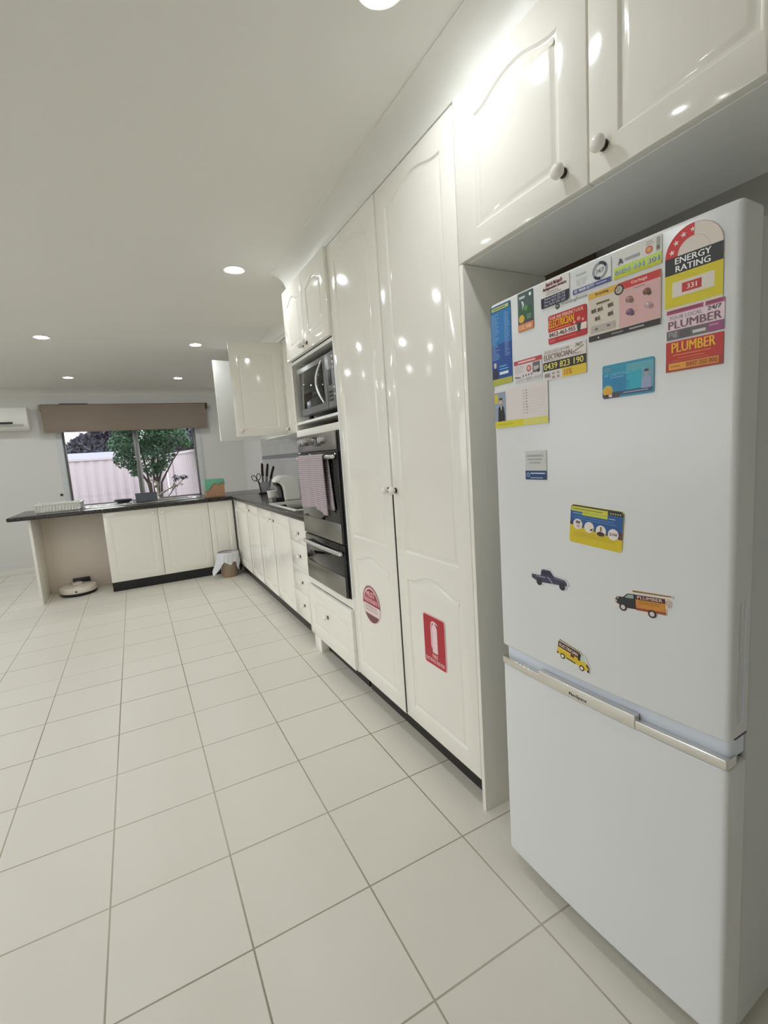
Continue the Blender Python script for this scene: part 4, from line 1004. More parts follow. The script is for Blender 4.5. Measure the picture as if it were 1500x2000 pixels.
# lime phone card
c = Card(fmap(0.3528, 1.5235, 0.0895)); w_, h_ = 0.0892, 0.049
c.base(rrect(w_, h_, 0.002), (222, 220, 214)); c.rect(0, 0.0005, w_, 0.021, (196, 222, 100)); c.rect(0, 0.0005, w_, 0.006, (196, 200, 30), 2); c.text('0404 444 304', 0.003, 0.0065, w_ - 0.003, 0.0155, (82, 92, 116), 3, 0.02); c.text('0404 444 304', 0.004, 0.0070, w_ - 0.004, 0.0152, (196, 206, 222), 4, -0.012)
c.poly([(0.008, 0.023), (0.012, 0.036), (0.017, 0.032), (0.019, 0.024), (0.013, 0.027)], (84, 90, 100), 2); c.lines(0.022, 0.026, 0.055, 0.034, 1, (158, 162, 170), 2, 0.6); c.circ(0.067, 0.0305, 0.0065, (206, 110, 66), 2); c.circ(0.067, 0.0305, 0.004, (226, 160, 110), 3); c.lines(0.062, 0.038, 0.076, 0.046, 2, (168, 166, 164), 2); c.rect(0.080, 0.024, 0.086, 0.046, (166, 166, 162), 2); c.rect(0.0805, 0.026, 0.0855, 0.032, (112, 110, 104), 3)
c.done('card_magnet', 'white magnet with lime green phone number band beside the energy label', 'magnet', MG)
# recycling and garbage guide
c = Card(fmap(0.2970, 1.4205, 0.1445)); w_, h_ = 0.1443, 0.0955
c.base(rrect(w_, h_, 0.004), (214, 204, 190)); c.rect(0.0005, 0.083, 0.064, h_ - 0.001, (222, 176, 62)); c.rect(0.064, 0.081, w_ - 0.0005, h_ - 0.001, (202, 58, 54)); c.rect(0.066, 0.013, w_ - 0.0005, 0.081, (216, 172, 170)); c.rect(0.0005, 0.0005, w_ - 0.0005, 0.0115, (44, 38, 38))
c.rect(0.006, 0.0165, 0.058, 0.030, (184, 174, 166), 2); c.text('Recycling', 0.016, 0.086, 0.044, 0.092, (120, 84, 20), 2, 0.02); c.text('Garbage', 0.090, 0.084, 0.120, 0.0915, (250, 200, 190), 2, 0.02)
c.circ(0.066, 0.083, 0.0095, (46, 36, 34), 2); c.circ(0.066, 0.083, 0.0068, (196, 186, 178), 3); c.lines(0.061, 0.079, 0.071, 0.087, 3, (90, 80, 76), 4, 0.3); c.lines(0.018, 0.0685, 0.046, 0.0735, 1, (104, 92, 62), 2, 0.7, 0.0)
for x, y in ((0.012, 0.059), (0.026, 0.059), (0.048, 0.061), (0.020, 0.043), (0.048, 0.045)):
    col = random.choice(((110, 98, 76), (96, 88, 68), (124, 112, 90)))
    c.circ(x, y, 0.005, col, 2, 12, 0.0035); c.rect(x - 0.005, y - 0.004, x - 0.001, y + 0.003, (84, 72, 56), 3); c.poly([(x + 0.001, y - 0.004), (x + 0.006, y - 0.003), (x + 0.004, y + 0.006)], col, 3)
for x, y in ((0.018, 0.023), (0.044, 0.024)): c.circ(x, y, 0.004, (120, 110, 104), 3, 10, 0.0025)
for x, y, col in ((0.086, 0.060, (150, 112, 100)), (0.119, 0.064, (112, 76, 58)), (0.087, 0.037, (118, 84, 112)), (0.122, 0.040, (196, 158, 162))):
    c.circ(x, y, 0.0075, col, 2, 14, 0.006); c.circ(x + 0.005, y - 0.004, 0.004, tuple(int(v * .8) for v in col), 3, 10); c.circ(x - 0.002, y + 0.002, 0.002, tuple(min(255, int(v * 1.5)) for v in col), 3, 8)
c.rect(0.078, 0.036, 0.103, 0.0365, (118, 84, 112), 2); c.lines(0.096, 0.075, 0.116, 0.079, 1, (172, 132, 130), 2); c.circ(0.022, 0.006, 0.0015, (240, 240, 240), 2); c.lines(0.050, 0.003, 0.078, 0.009, 1, (150, 146, 140), 2); c.lines(0.086, 0.004, 0.116, 0.009, 1, (180, 176, 172), 2, 0.5)
c.done('guide_magnet', 'large beige and pink sorting guide magnet with a red header and black foot', 'magnet', MG)
# energy label
c = Card(fmap(0.4480, 1.434, 0.0895)); w_ = 0.0890; yb_ = 0.091
pts = [(0, 0), (w_, 0), (w_, yb_)] + [(w_ / 2 + w_ / 2 * math.cos(PI * i / 24), yb_ + 0.0445 * math.sin(PI * i / 24)) for i in range(1, 24)] + [(0, yb_)]
c.base(pts, (226, 214, 204)); c.arc(w_ / 2, yb_, 0.0245, 0.0443, 88, 180, (208, 40, 44), 1, 24); c.arc(w_ / 2, yb_, 0.0437, 0.0443, 0, 88, (170, 140, 130), 1, 20); c.arc(w_ / 2, yb_, 0.0242, 0.0247, 0, 88, (190, 165, 155), 1, 20)
for ang in (166, 141, 116): c.star(w_ / 2 + 0.0344 * math.cos(math.radians(ang)), yb_ + 0.0344 * math.sin(math.radians(ang)), 0.0052, (244, 214, 206), 2, math.radians(10))
c.star(w_ / 2 + 0.0344 * math.cos(math.radians(92)), yb_ + 0.0344 * math.sin(math.radians(92)), 0.0045, (244, 214, 206), 2)
c.rect(0, 0.063, w_, yb_, (36, 35, 34)); c.text('ENERGY', 0.0165, 0.0785, 0.0715, 0.0885, (246, 246, 244), 2, 0.015); c.text('RATING', 0.0175, 0.0655, 0.0705, 0.0755, (246, 246, 244), 2, 0.015)
c.rect(0, 0.009, w_, 0.063, (216, 200, 10)); c.rect(0.012, 0.025, 0.077, 0.050, (226, 216, 204), 2); c.rect(0.028, 0.030, 0.058, 0.045, (196, 46, 40), 3); c.text('331', 0.036, 0.0335, 0.051, 0.0415, (250, 224, 216), 4, 0.02)
c.done('energy_label', 'energy rating label with red star arch and yellow panel, top right of the fridge', 'label')
# pink plumber
c = Card(fmap(0.4515, 1.3888, 0.089)); w_, h_ = 0.0885, 0.0505
c.base(rrect(w_, h_, 0.002), (232, 208, 216)); c.rect(0, 0.043, w_, h_ - 0.0005, (172, 74, 112)); c.lines(0.004, 0.0445, 0.056, 0.0495, 1, (130, 40, 80), 2); c.lines(0.062, 0.0445, 0.086, 0.0495, 1, (130, 40, 80), 2); c.rect(0.058, 0.043, 0.061, h_ - 0.0005, (232, 208, 216), 2)
c.text('YOUR LOCAL', 0.004, 0.0335, 0.056, 0.040, (150, 140, 150), 2); c.text('24/7', 0.064, 0.035, 0.084, 0.0415, (58, 52, 58), 2, 0.02); c.text('PLUMBER', 0.003, 0.018, 0.085, 0.031, (120, 78, 96), 2, 0.012)
c.rect(0, 0.0, w_, 0.0155, (104, 96, 100)); c.rect(0.065, 0.001, w_ - 0.001, 0.015, (150, 70, 118), 2); c.text('ng', 0.004, 0.003, 0.018, 0.013, (176, 170, 172), 2, 0.01); c.rect(0.042, 0.004, 0.062, 0.009, (206, 200, 204), 2); c.lines(0.067, 0.008, 0.085, 0.013, 1, (206, 150, 190), 3); c.rect(0.022, 0.0015, 0.038, 0.014, (86, 80, 84), 2)
c.done('plumber_magnet', 'pink plumber magnet with dark foot directly under the energy label', 'magnet', MG)
# red plumber
c = Card(fmap(0.4505, 1.3345, 0.089)); w_, h_ = 0.0888, 0.0510
c.base(rrect(w_, h_, 0.001), (190, 34, 22)); c.rect(0.0, 0.0, w_, 0.016, (168, 40, 18)); c.text('PLUMBER', 0.010, 0.032, 0.078, 0.0485, (240, 176, 30), 2, 0.018); c.lines(0.012, 0.024, 0.074, 0.031, 1, (226, 110, 40), 2, 0.3); c.lines(0.020, 0.0195, 0.066, 0.0245, 1, (226, 110, 40), 2, 0.3); c.lines(0.010, 0.0155, 0.076, 0.0195, 1, (216, 96, 36), 2, 0.3)
c.rect(0.005, 0.003, 0.083, 0.0145, (230, 156, 30), 2); c.rect(0.033, 0.004, 0.082, 0.0138, (216, 138, 28), 3); c.text('0497 250 800', 0.034, 0.005, 0.081, 0.0125, (168, 74, 20), 4, 0.02); c.lines(0.008, 0.0065, 0.030, 0.011, 1, (180, 90, 24), 3)
c.done('plumber_magnet', 'red plumber magnet with yellow lettering, lowest of the right-hand column', 'magnet', MG)
# red electrician
c = Card(fmap(0.1938, 1.4395, 0.099)); w_, h_ = 0.0985, 0.0605
c.base(rrect(w_, h_, 0.004), (186, 30, 36)); c.text('YOUR 24HR EMERGENCY LOCAL', 0.004, 0.0505, 0.092, 0.0575, (250, 190, 170), 2, 0.02); c.text('ELECTRICIAN', 0.003, 0.0335, 0.068, 0.0495, (238, 168, 24), 2, 0.018); c.lines(0.004, 0.0265, 0.060, 0.0325, 1, (226, 110, 40), 2, 0.5, 0.1)
c.rect(0, 0.0125, w_, 0.0255, (232, 216, 210)); c.text('0412-463-955', 0.003, 0.0145, 0.071, 0.0238, (50, 38, 38), 2, 0.02); c.rect(0.0035, 0.003, 0.020, 0.0095, (216, 80, 86), 2); c.lines(0.024, 0.004, 0.080, 0.009, 1, (226, 96, 60), 2)
c.poly([(0.077, 0.010), (0.083, 0.010), (0.086, 0.028), (0.074, 0.028)], (58, 60, 52), 2); c.circ(0.080, 0.036, 0.0045, (224, 140, 120), 2, 14); c.circ(0.069, 0.031, 0.003, (230, 170, 150), 2, 10); c.circ(0.090, 0.032, 0.003, (230, 150, 140), 2, 10); c.poly([(0.0755, 0.0395), (0.0845, 0.0395), (0.080, 0.044)], (206, 50, 44), 3)
c.done('electrician_magnet', 'red electrician magnet with a white phone strip and cartoon tradesman', 'magnet', MG)
# white electrician
c = Card(fmap(0.1770, 1.3640, 0.114)); w_, h_ = 0.1135, 0.0655
c.base(rrect(w_, h_, 0.001), (222, 214, 208)); c.text('YOUR LOCAL ON TIME', 0.004, 0.0565, 0.072, 0.0625, (168, 160, 160), 2); c.text('ELECTRICIAN', 0.003, 0.0435, 0.078, 0.0545, (122, 88, 94), 2, 0.01); c.text('24/7', 0.086, 0.057, 0.102, 0.064, (120, 110, 100), 2, 0.01, 0.3); c.poly([(0.078, 0.047), (0.108, 0.058), (0.108, 0.056), (0.082, 0.046), (0.092, 0.044), (0.091, 0.0425)], (140, 128, 116), 2); c.lines(0.078, 0.0405, 0.108, 0.045, 2, (160, 152, 150), 2); c.lines(0.003, 0.0395, 0.068, 0.0425, 1, (176, 168, 166), 2)
c.rect(0, 0.0195, w_, 0.0385, (34, 28, 22)); c.text('0439 823 190', 0.0035, 0.0225, 0.107, 0.0355, (236, 222, 110), 2, 0.012); c.rect(0.052, 0.0, w_, 0.0192, (222, 190, 24)); c.text('15%', 0.058, 0.004, 0.078, 0.0155, (196, 110, 26), 2, 0.01)
c.rect(0.004, 0.0055, 0.020, 0.0145, (158, 148, 146), 2); c.lines(0.005, 0.007, 0.019, 0.012, 2, (100, 92, 92), 3); 
for x, y in ((0.028, 0.0045), (0.028, 0.0125), (0.041, 0.0045), (0.041, 0.0125)): c.rect(x - 0.003, y - 0.002, x + 0.004, y + 0.0025, (160, 148, 152), 2)
c.done('electrician_magnet', 'white electrician magnet with a black phone number band', 'magnet', MG)
# small red and white trade card
c = Card(fmap(0.0840, 1.3715, 0.089)); w_, h_ = 0.0885, 0.0525
c.base(rrect(w_, h_, 0.002), (220, 212, 212)); c.rect(0, 0.042, w_, 0.052, (186, 68, 72)); c.lines(0.014, 0.0435, 0.072, 0.0505, 1, (236, 190, 190), 2, 0.6, 0.1); c.circ(0.049, 0.029, 0.0075, (190, 90, 92), 2); c.circ(0.049, 0.029, 0.0045, (224, 170, 170), 3); c.rect(0.061, 0.017, 0.083, 0.040, (112, 96, 98), 2); c.rect(0.064, 0.022, 0.080, 0.031, (186, 176, 176), 3); c.circ(0.078, 0.020, 0.004, (34, 30, 34), 3)
c.poly([(0.002, 0.0155), (0.022, 0.0130), (0.022, 0.0110), (0.003, 0.0125)], (86, 84, 92), 2)
for i in range(4): c.circ(0.030 + i * 0.009, 0.0145 + i * 0.0003, 0.0026, (140, 134, 140), 2, 12)
c.text('1243 888 868', 0.008, 0.002, 0.086, 0.0095, (178, 172, 184), 2); c.lines(0.004, 0.022, 0.036, 0.039, 4, (190, 182, 184), 2, 0.3)
c.done('card_magnet', 'small white trade magnet with a red header, just above the notepad', 'magnet', MG)
# notepad
c = Card(fmap(0.0085, 1.2695, 0.181)); w_, h_ = 0.1805, 0.0950
c.base(rrect(w_, h_, 0.001), (222, 214, 212)); c.rect(0.0, 0.0, 0.102, 0.0165, (214, 204, 30)); c.rect(0.102, 0.0, w_, 0.0165, (216, 210, 104)); c.rect(0.0, 0.0165, 0.042, 0.0895, (146, 158, 176)); c.rect(0.0, 0.063, 0.014, 0.086, (206, 190, 60), 2)
c.poly([(0.012, 0.0165), (0.038, 0.0165), (0.038, 0.030), (0.034, 0.052), (0.024, 0.058), (0.014, 0.050)], (22, 20, 30), 2); c.poly([(0.0225, 0.056), (0.0275, 0.056), (0.026, 0.044), (0.0245, 0.044)], (220, 220, 226), 3); c.circ(0.024, 0.066, 0.0058, (206, 176, 160), 3, 16, 0.0078); c.circ(0.024, 0.0725, 0.0060, (70, 60, 56), 4, 14, 0.0032)
c.lines(0.102, 0.026, 0.108, 0.086, 9, (184, 176, 176), 2, 0.3, 0.1); c.lines(0.112, 0.026, 0.118, 0.086, 9, (150, 144, 146), 2, 0.35, 0.3)
for i in range(9): c.rect(0.122, 0.029 + i * 0.0066, 0.176, 0.0295 + i * 0.0066, (200, 192, 192), 2)
c.lines(0.006, 0.005, 0.090, 0.012, 1, (190, 178, 26), 2)
c.done('notepad_magnet', 'white list pad magnet with a suited figure and yellow foot band', 'notepad', MG)
# cyan card
c = Card(fmap(0.3270, 1.3040, 0.104)); w_, h_ = 0.1030, 0.0645
c.base(rrect(w_, h_, 0.004), (30, 146, 178)); c.rect(0.0, 0.012, 0.050, 0.047, (14, 132, 180)); c.rect(0.050, 0.012, 0.080, 0.047, (24, 166, 190)); c.rect(0.050, 0.047, w_ - 0.001, 0.060, (92, 166, 180)); c.rect(0.080, 0.012, w_ - 0.001, 0.047, (112, 160, 176)); c.rect(0.0, 0.0035, w_ - 0.003, 0.0115, (62, 72, 100)); c.rect(0.003, 0.0005, 0.036, 0.0075, (80, 52, 62), 2)
c.text('AIR CONDITIONING', 0.004, 0.042, 0.058, 0.0475, (120, 210, 236), 2, 0.01); c.text('SERVICES', 0.060, 0.043, 0.088, 0.0485, (120, 196, 210), 2); c.lines(0.016, 0.037, 0.056, 0.041, 1, (140, 180, 210), 2, 0.3); c.circ(0.0115, 0.0145, 0.0105, (206, 190, 70), 2); c.circ(0.0115, 0.0145, 0.0072, (226, 160, 22), 3); c.lines(0.005, 0.052, 0.020, 0.059, 2, (130, 160, 190), 2, 0.5)
c.person(0.089, 0.0105, 0.036, (150, 158, 192), (170, 160, 160), (40, 70, 84), 2); c.rect(0.014, 0.002, 0.021, 0.007, (220, 206, 210), 3); c.lines(0.044, 0.005, 0.094, 0.010, 1, (150, 170, 206), 2); c.lines(0.022, 0.016, 0.058, 0.034, 5, (20, 110, 160), 2, 0.25)
c.done('aircon_magnet', 'turquoise air conditioning magnet with an orange seal, alone below the sorting guide', 'magnet', MG)
# grey and navy card
c = Card(fmap(0.1125, 1.1385, 0.068)); w_, h_ = 0.0672, 0.0690
c.base(rrect(w_, h_, 0.001), (202, 202, 200)); c.rect(0, 0.0, w_, 0.0215, (26, 58, 104)); c.circ(0.009, 0.0115, 0.0055, (150, 176, 206), 2, 18); c.circ(0.009, 0.0115, 0.0035, (60, 92, 140), 3, 14); c.lines(0.017, 0.012, 0.064, 0.0185, 1, (176, 196, 220), 2, 0.5, 0.1); c.lines(0.016, 0.002, 0.056, 0.0065, 1, (176, 196, 220), 2, 0.4); c.lines(0.006, 0.052, 0.058, 0.062, 1, (168, 168, 168), 2, 0.5); c.lines(0.008, 0.046, 0.056, 0.051, 1, (146, 146, 146), 2, 0.4); c.lines(0.014, 0.036, 0.050, 0.045, 1, (172, 172, 172), 2, 0.4)
c.done('card_magnet', 'small grey magnet with a navy foot, alone on the left of the fridge door', 'magnet', MG)
# yellow and blue card, tilted
c = Card(fmap(0.2405, 1.0020, 0.128, math.radians(-4.2))); w_, h_ = 0.1262, 0.0850
c.base(rrect(w_, h_, 0.007), (214, 190, 14)); c.poly([(0.0005, 0.040), (w_ - 0.0005, 0.026), (w_ - 0.0005, 0.074), (0.0005, 0.074)], (24, 82, 146)); c.poly([(0.004, 0.074), (w_ - 0.0005, 0.074), (w_ - 0.0005, 0.079), (w_ - 0.006, h_ - 0.0005), (0.006, h_ - 0.0005), (0.0008, 0.079)], (30, 30, 40)); c.rect(0.003, 0.071, 0.091, 0.0815, (206, 204, 60), 2); c.lines(0.006, 0.0735, 0.088, 0.079, 1, (120, 130, 30), 3)
c.rect(0.030, 0.064, 0.091, 0.0705, (196, 196, 40), 2); c.lines(0.007, 0.064, 0.029, 0.069, 1, (140, 170, 210), 2); c.lines(0.094, 0.064, 0.114, 0.068, 1, (170, 196, 226), 2); c.lines(0.010, 0.052, 0.112, 0.062, 2, (70, 120, 180), 2, 0.4, 0.1); c.rect(0.0006, 0.040, 0.009, 0.047, (70, 30, 50), 2); c.rect(w_ - 0.009, 0.027, w_ - 0.0006, 0.042, (90, 40, 56), 2)
for i in range(5): c.star(0.098 + i * 0.0053, 0.0775, 0.0022, (226, 216, 120), 3)
for i in range(4):
    x, y = 0.0205 + 0.0285 * i, 0.0425 - 0.0026 * i
    c.circ(x, y, 0.0118, (232, 222, 214), 3, 30)
    if i < 3: c.circ(x + 0.0142, y - 0.002, 0.0022, (70, 66, 60), 4, 12)
c.rect(0.0155, 0.0445, 0.0265, 0.050, (96, 98, 86), 4); c.circ(0.022, 0.039, 0.004, (190, 166, 180), 4, 12); c.poly([(0.050, 0.034), (0.056, 0.033), (0.060, 0.040), (0.056, 0.038)], (70, 60, 50), 4); c.circ(0.0775, 0.0305, 0.009, (58, 16, 26), 4, 20, 0.0048); c.rect(0.0758, 0.036, 0.0792, 0.046, (120, 96, 70), 5); c.text('$298', 0.0975, 0.031, 0.1145, 0.038, (120, 96, 110), 4, 0.01)
c.lines(0.012, 0.014, 0.118, 0.026, 3, (190, 166, 10), 2, 0.25, 0.2)
c.done('offer_magnet', 'tilted yellow and blue magnet with a row of four round pictures', 'magnet', MG)
# pick-up shaped magnet
c = Card(fmap(0.124, 0.882, 0.115, math.radians(3.0)))
out_ = [(0.0, 0.023), (0.028, 0.023), (0.032, 0.037), (0.040, 0.040), (0.062, 0.038), (0.072, 0.026), (0.104, 0.021), (0.110, 0.014), (0.113, 0.006), (0.106, 0.004), (0.104, -0.004), (0.094, -0.007), (0.084, -0.003), (0.080, 0.004), (0.038, 0.003), (0.034, -0.004), (0.024, -0.006), (0.014, 0.000), (0.012, 0.006), (0.0, 0.010)]
c.base([(x * 1.03 - 0.002, y * 1.06) for x, y in out_], (214, 214, 220))
c.poly([(0.001, 0.021), (0.030, 0.021), (0.034, 0.035), (0.041, 0.037), (0.061, 0.036), (0.071, 0.024), (0.103, 0.019), (0.108, 0.013), (0.109, 0.006), (0.036, 0.004), (0.012, 0.007), (0.001, 0.012)], (58, 58, 84)); c.poly([(0.035, 0.024), (0.036, 0.033), (0.048, 0.034), (0.048, 0.023)], (34, 32, 50), 2); c.poly([(0.050, 0.023), (0.050, 0.034), (0.060, 0.033), (0.067, 0.023)], (38, 36, 56), 2); c.poly([(0.015, 0.019), (0.045, 0.0195), (0.045, 0.0155), (0.016, 0.0165)], (134, 132, 158), 2); c.poly([(0.050, 0.020), (0.058, 0.018), (0.068, 0.006), (0.064, 0.006), (0.055, 0.016), (0.049, 0.018)], (150, 148, 168), 2); c.poly([(0.072, 0.022), (0.102, 0.018), (0.102, 0.0165), (0.072, 0.019)], (112, 110, 136), 2)
for x, y in ((0.0245, 0.004), (0.0945, 0.003)): c.circ(x, y, 0.0088, (32, 30, 32), 2, 22); c.circ(x, y, 0.004, (52, 50, 54), 3, 16)
c.done('pickup_magnet', 'navy pick-up truck shaped magnet on the left of the lower fridge door', 'magnet', MG)
# plumber van magnet
c = Card(fmap(0.3535, 0.876, 0.125, math.radians(4.3)))
c.base([(-0.003, 0.010), (-0.003, 0.019), (0.004, 0.026), (0.016, 0.028), (0.026, 0.035), (0.037, 0.036), (0.037, 0.043), (0.116, 0.041), (0.117, 0.035), (0.106, 0.034), (0.113, 0.029), (0.112, 0.018), (0.103, 0.014), (0.103, 0.001), (0.085, 0.000), (0.080, -0.008), (0.068, -0.009), (0.060, -0.002), (0.056, 0.001), (0.026, 0.001), (0.020, -0.004), (0.010, -0.003), (0.005, 0.006)], (228, 218, 208))
c.poly([(0.0, 0.012), (0.0, 0.018), (0.004, 0.024), (0.018, 0.025), (0.027, 0.033), (0.044, 0.034), (0.044, 0.003), (0.024, 0.003), (0.006, 0.009)], (34, 32, 32)); c.poly([(0.022, 0.0255), (0.029, 0.0315), (0.040, 0.032), (0.040, 0.0245), (0.024, 0.024)], (150, 168, 160), 2); c.rect(0.044, 0.003, 0.102, 0.024, (206, 138, 44)); c.rect(0.044, 0.024, 0.102, 0.0335, (70, 26, 24)); c.rect(0.044, 0.002, 0.102, 0.007, (150, 66, 40), 2); c.poly([(0.040, 0.038), (0.114, 0.038), (0.114, 0.0405), (0.038, 0.0415)], (136, 104, 62))
c.text('PLUMBER', 0.048, 0.0258, 0.097, 0.032, (236, 200, 190), 2, 0.015); c.lines(0.050, 0.015, 0.094, 0.0225, 2, (164, 104, 30), 2, 0.35, 0.1); c.circ(0.048, 0.014, 0.0045, (216, 120, 70), 2); c.circ(0.0015, 0.015, 0.0028, (190, 190, 180), 2, 12); c.circ(0.006, 0.0215, 0.002, (180, 186, 176), 2, 10); c.arc(0.107, 0.026, 0.0015, 0.005, 0, 360, (206, 176, 160), 2, 16); c.circ(0.108, 0.0195, 0.003, (196, 180, 176), 2, 12)
for x, y in ((0.0165, 0.0035), (0.0755, -0.0005)): c.circ(x, y, 0.0082, (36, 30, 30), 3, 22); c.circ(x, y, 0.0048, (214, 200, 200), 4, 18)
c.done('plumber_van_magnet', 'orange and black van shaped plumber magnet facing left', 'magnet', MG)
# electrician van magnet
c = Card(fmap(0.1985, 0.7225, 0.095, math.radians(-10.5)))
c.base([(-0.002, 0.000), (-0.002, 0.032), (0.001, 0.0395), (0.064, 0.0375), (0.074, 0.034), (0.084, 0.020), (0.092, 0.013), (0.092, -0.003), (0.082, -0.004), (0.076, -0.008), (0.066, -0.006), (0.062, -0.001), (0.026, -0.001), (0.020, -0.007), (0.010, -0.005), (0.008, 0.000)], (226, 222, 206))
c.rect(0.0, 0.001, 0.060, 0.018, (222, 190, 40)); c.poly([(0.060, 0.001), (0.090, 0.000), (0.090, 0.010), (0.080, 0.017), (0.060, 0.018)], (222, 190, 40)); c.rect(0.0, 0.018, 0.060, 0.033, (62, 34, 24)); c.poly([(0.060, 0.018), (0.080, 0.017), (0.070, 0.031), (0.060, 0.033)], (190, 214, 206)); c.rect(0.058, 0.014, 0.064, 0.031, (50, 28, 22), 2); c.poly([(0.082, 0.017), (0.091, 0.009), (0.0895, 0.007), (0.081, 0.011)], (40, 34, 26), 2); c.rect(0.086, -0.002, 0.0905, 0.005, (36, 30, 22), 2)
c.text('ELECTRICIAN', 0.004, 0.0215, 0.056, 0.029, (246, 226, 210), 2, 0.015); c.lines(0.004, 0.013, 0.056, 0.0195, 1, (236, 200, 90), 2, 0.6, 0.1); c.rect(0.038, 0.012, 0.048, 0.018, (110, 50, 24), 3); c.poly([(0.002, 0.036), (0.062, 0.0345), (0.070, 0.031), (0.070, 0.032), (0.062, 0.0362), (0.002, 0.038)], (70, 62, 50)); c.rect(0.0, 0.0, 0.004, 0.005, (50, 40, 24), 2); c.rect(0.028, 0.0, 0.054, 0.003, (80, 56, 24), 2)
for x, y in ((0.0175, 0.0005), (0.0715, 0.0)): c.circ(x, y, 0.0068, (50, 30, 22), 3, 22); c.circ(x, y, 0.0042, (232, 224, 206), 4, 18)
c.done('electrician_van_magnet', 'yellow van shaped electrician magnet tilted nose down above the chrome handle', 'magnet', MG)
# maker's badge on the upper door and lettering on the handle: parts of the fridge
def flat_part(name, parent, mp, draw):
    c = Card(mp); draw(c); c.mb.build(name, parent, smooth=0, fix=False)
def _badge(c):
    c.circ(0.006, 0.006, 0.006, (62, 60, 58), 0, 26); c.text('W', 0.0025, 0.0035, 0.0095, 0.0085, (200, 198, 196), 1, 0.01); c.text('Westinghouse', 0.015, 0.002, 0.080, 0.011, (146, 144, 140), 0, 0.005)
flat_part('maker_badge', up, (lambda f: (lambda x, y, d: f(x, y, d + 0.0009)))(fmap(0.2135, 1.509, 0.081)), _badge)
flat_part('handle_lettering', hp, (lambda f: (lambda x, y, d: f(x, y, d - 0.0026)))(fmap(0.2335, 0.6285, 0.048)), lambda c: c.text('FlexSpace', 0.0, 0.0, 0.0475, 0.0095, (74, 66, 60), 1, 0.005))

# ------------------------------------------------------------------ signs on the pantry doors
def wallmap(y_left, z0, x=-0.0005): return lambda a_, b_, d: Vector((x + d, y_left - a_, z0 + b_))
c = Card(wallmap(0.329, 0.4175)); w_, h_ = 0.1425, 0.1965
c.base(rrect(w_, h_, 0.010), (240, 186, 190)); c.poly([(x * 0.955 + w_ * .0225, y * 0.968 + h_ * .016) for x, y in rrect(w_, h_, 0.010)], (178, 22, 44))
c.poly([(0.058, 0.054), (0.092, 0.054), (0.092, 0.150), (0.086, 0.162), (0.080, 0.166), (0.080, 0.171), (0.096, 0.166), (0.097, 0.170), (0.078, 0.177), (0.062, 0.176), (0.054, 0.170), (0.050, 0.155), (0.050, 0.078), (0.054, 0.066), (0.056, 0.078), (0.056, 0.152), (0.060, 0.168), (0.068, 0.170), (0.068, 0.166), (0.062, 0.160), (0.058, 0.150)], (236, 208, 214), 2)
c.text('FIRE', 0.056, 0.032, 0.090, 0.0475, (240, 196, 200), 2, 0.015); c.text('EXTINGUISHER', 0.010, 0.013, 0.133, 0.0275, (240, 190, 196), 2, 0.015)
c.done('fire_extinguisher_sign', 'red fire extinguisher sign low on the pantry door nearest the fridge', 'sign')
c = Card(wallmap(0.872, 0.430, -0.0030)); R_ = 0.0925
c.base([(R_ + R_ * math.cos(2 * PI * i / 44), R_ + R_ * math.sin(2 * PI * i / 44)) for i in range(44)], (224, 206, 204))
c.arc(R_, R_, 0.082, 0.090, -4, 184, (150, 70, 78), 1, 30)
c.poly([(R_ + 0.074 * math.cos(math.radians(4 + 172 * i / 30)), R_ + 0.074 * math.sin(math.radians(4 + 172 * i / 30))) for i in range(31)], (150, 40, 50), 1); c.rect(0.004, R_ - 0.002, 0.181, R_ + 0.008, (150, 40, 50), 2)
c.text('MUST', 0.050, 0.126, 0.135, 0.154, (236, 176, 182), 3, 0.03); c.text('REMAIN', 0.032, 0.099, 0.153, 0.121, (236, 176, 182), 3, 0.03); c.lines(0.030, 0.055, 0.155, 0.085, 2, (200, 172, 172), 2, 0.5, 0.1)
c.poly([(R_ + 0.088 * math.cos(math.radians(215 + 110 * i / 24)), R_ + 0.088 * math.sin(math.radians(215 + 110 * i / 24))) for i in range(25)], (118, 60, 66), 1)
c.done('door_sticker', 'round faded red and white sticker low on the pantry door beside the oven', 'sticker')

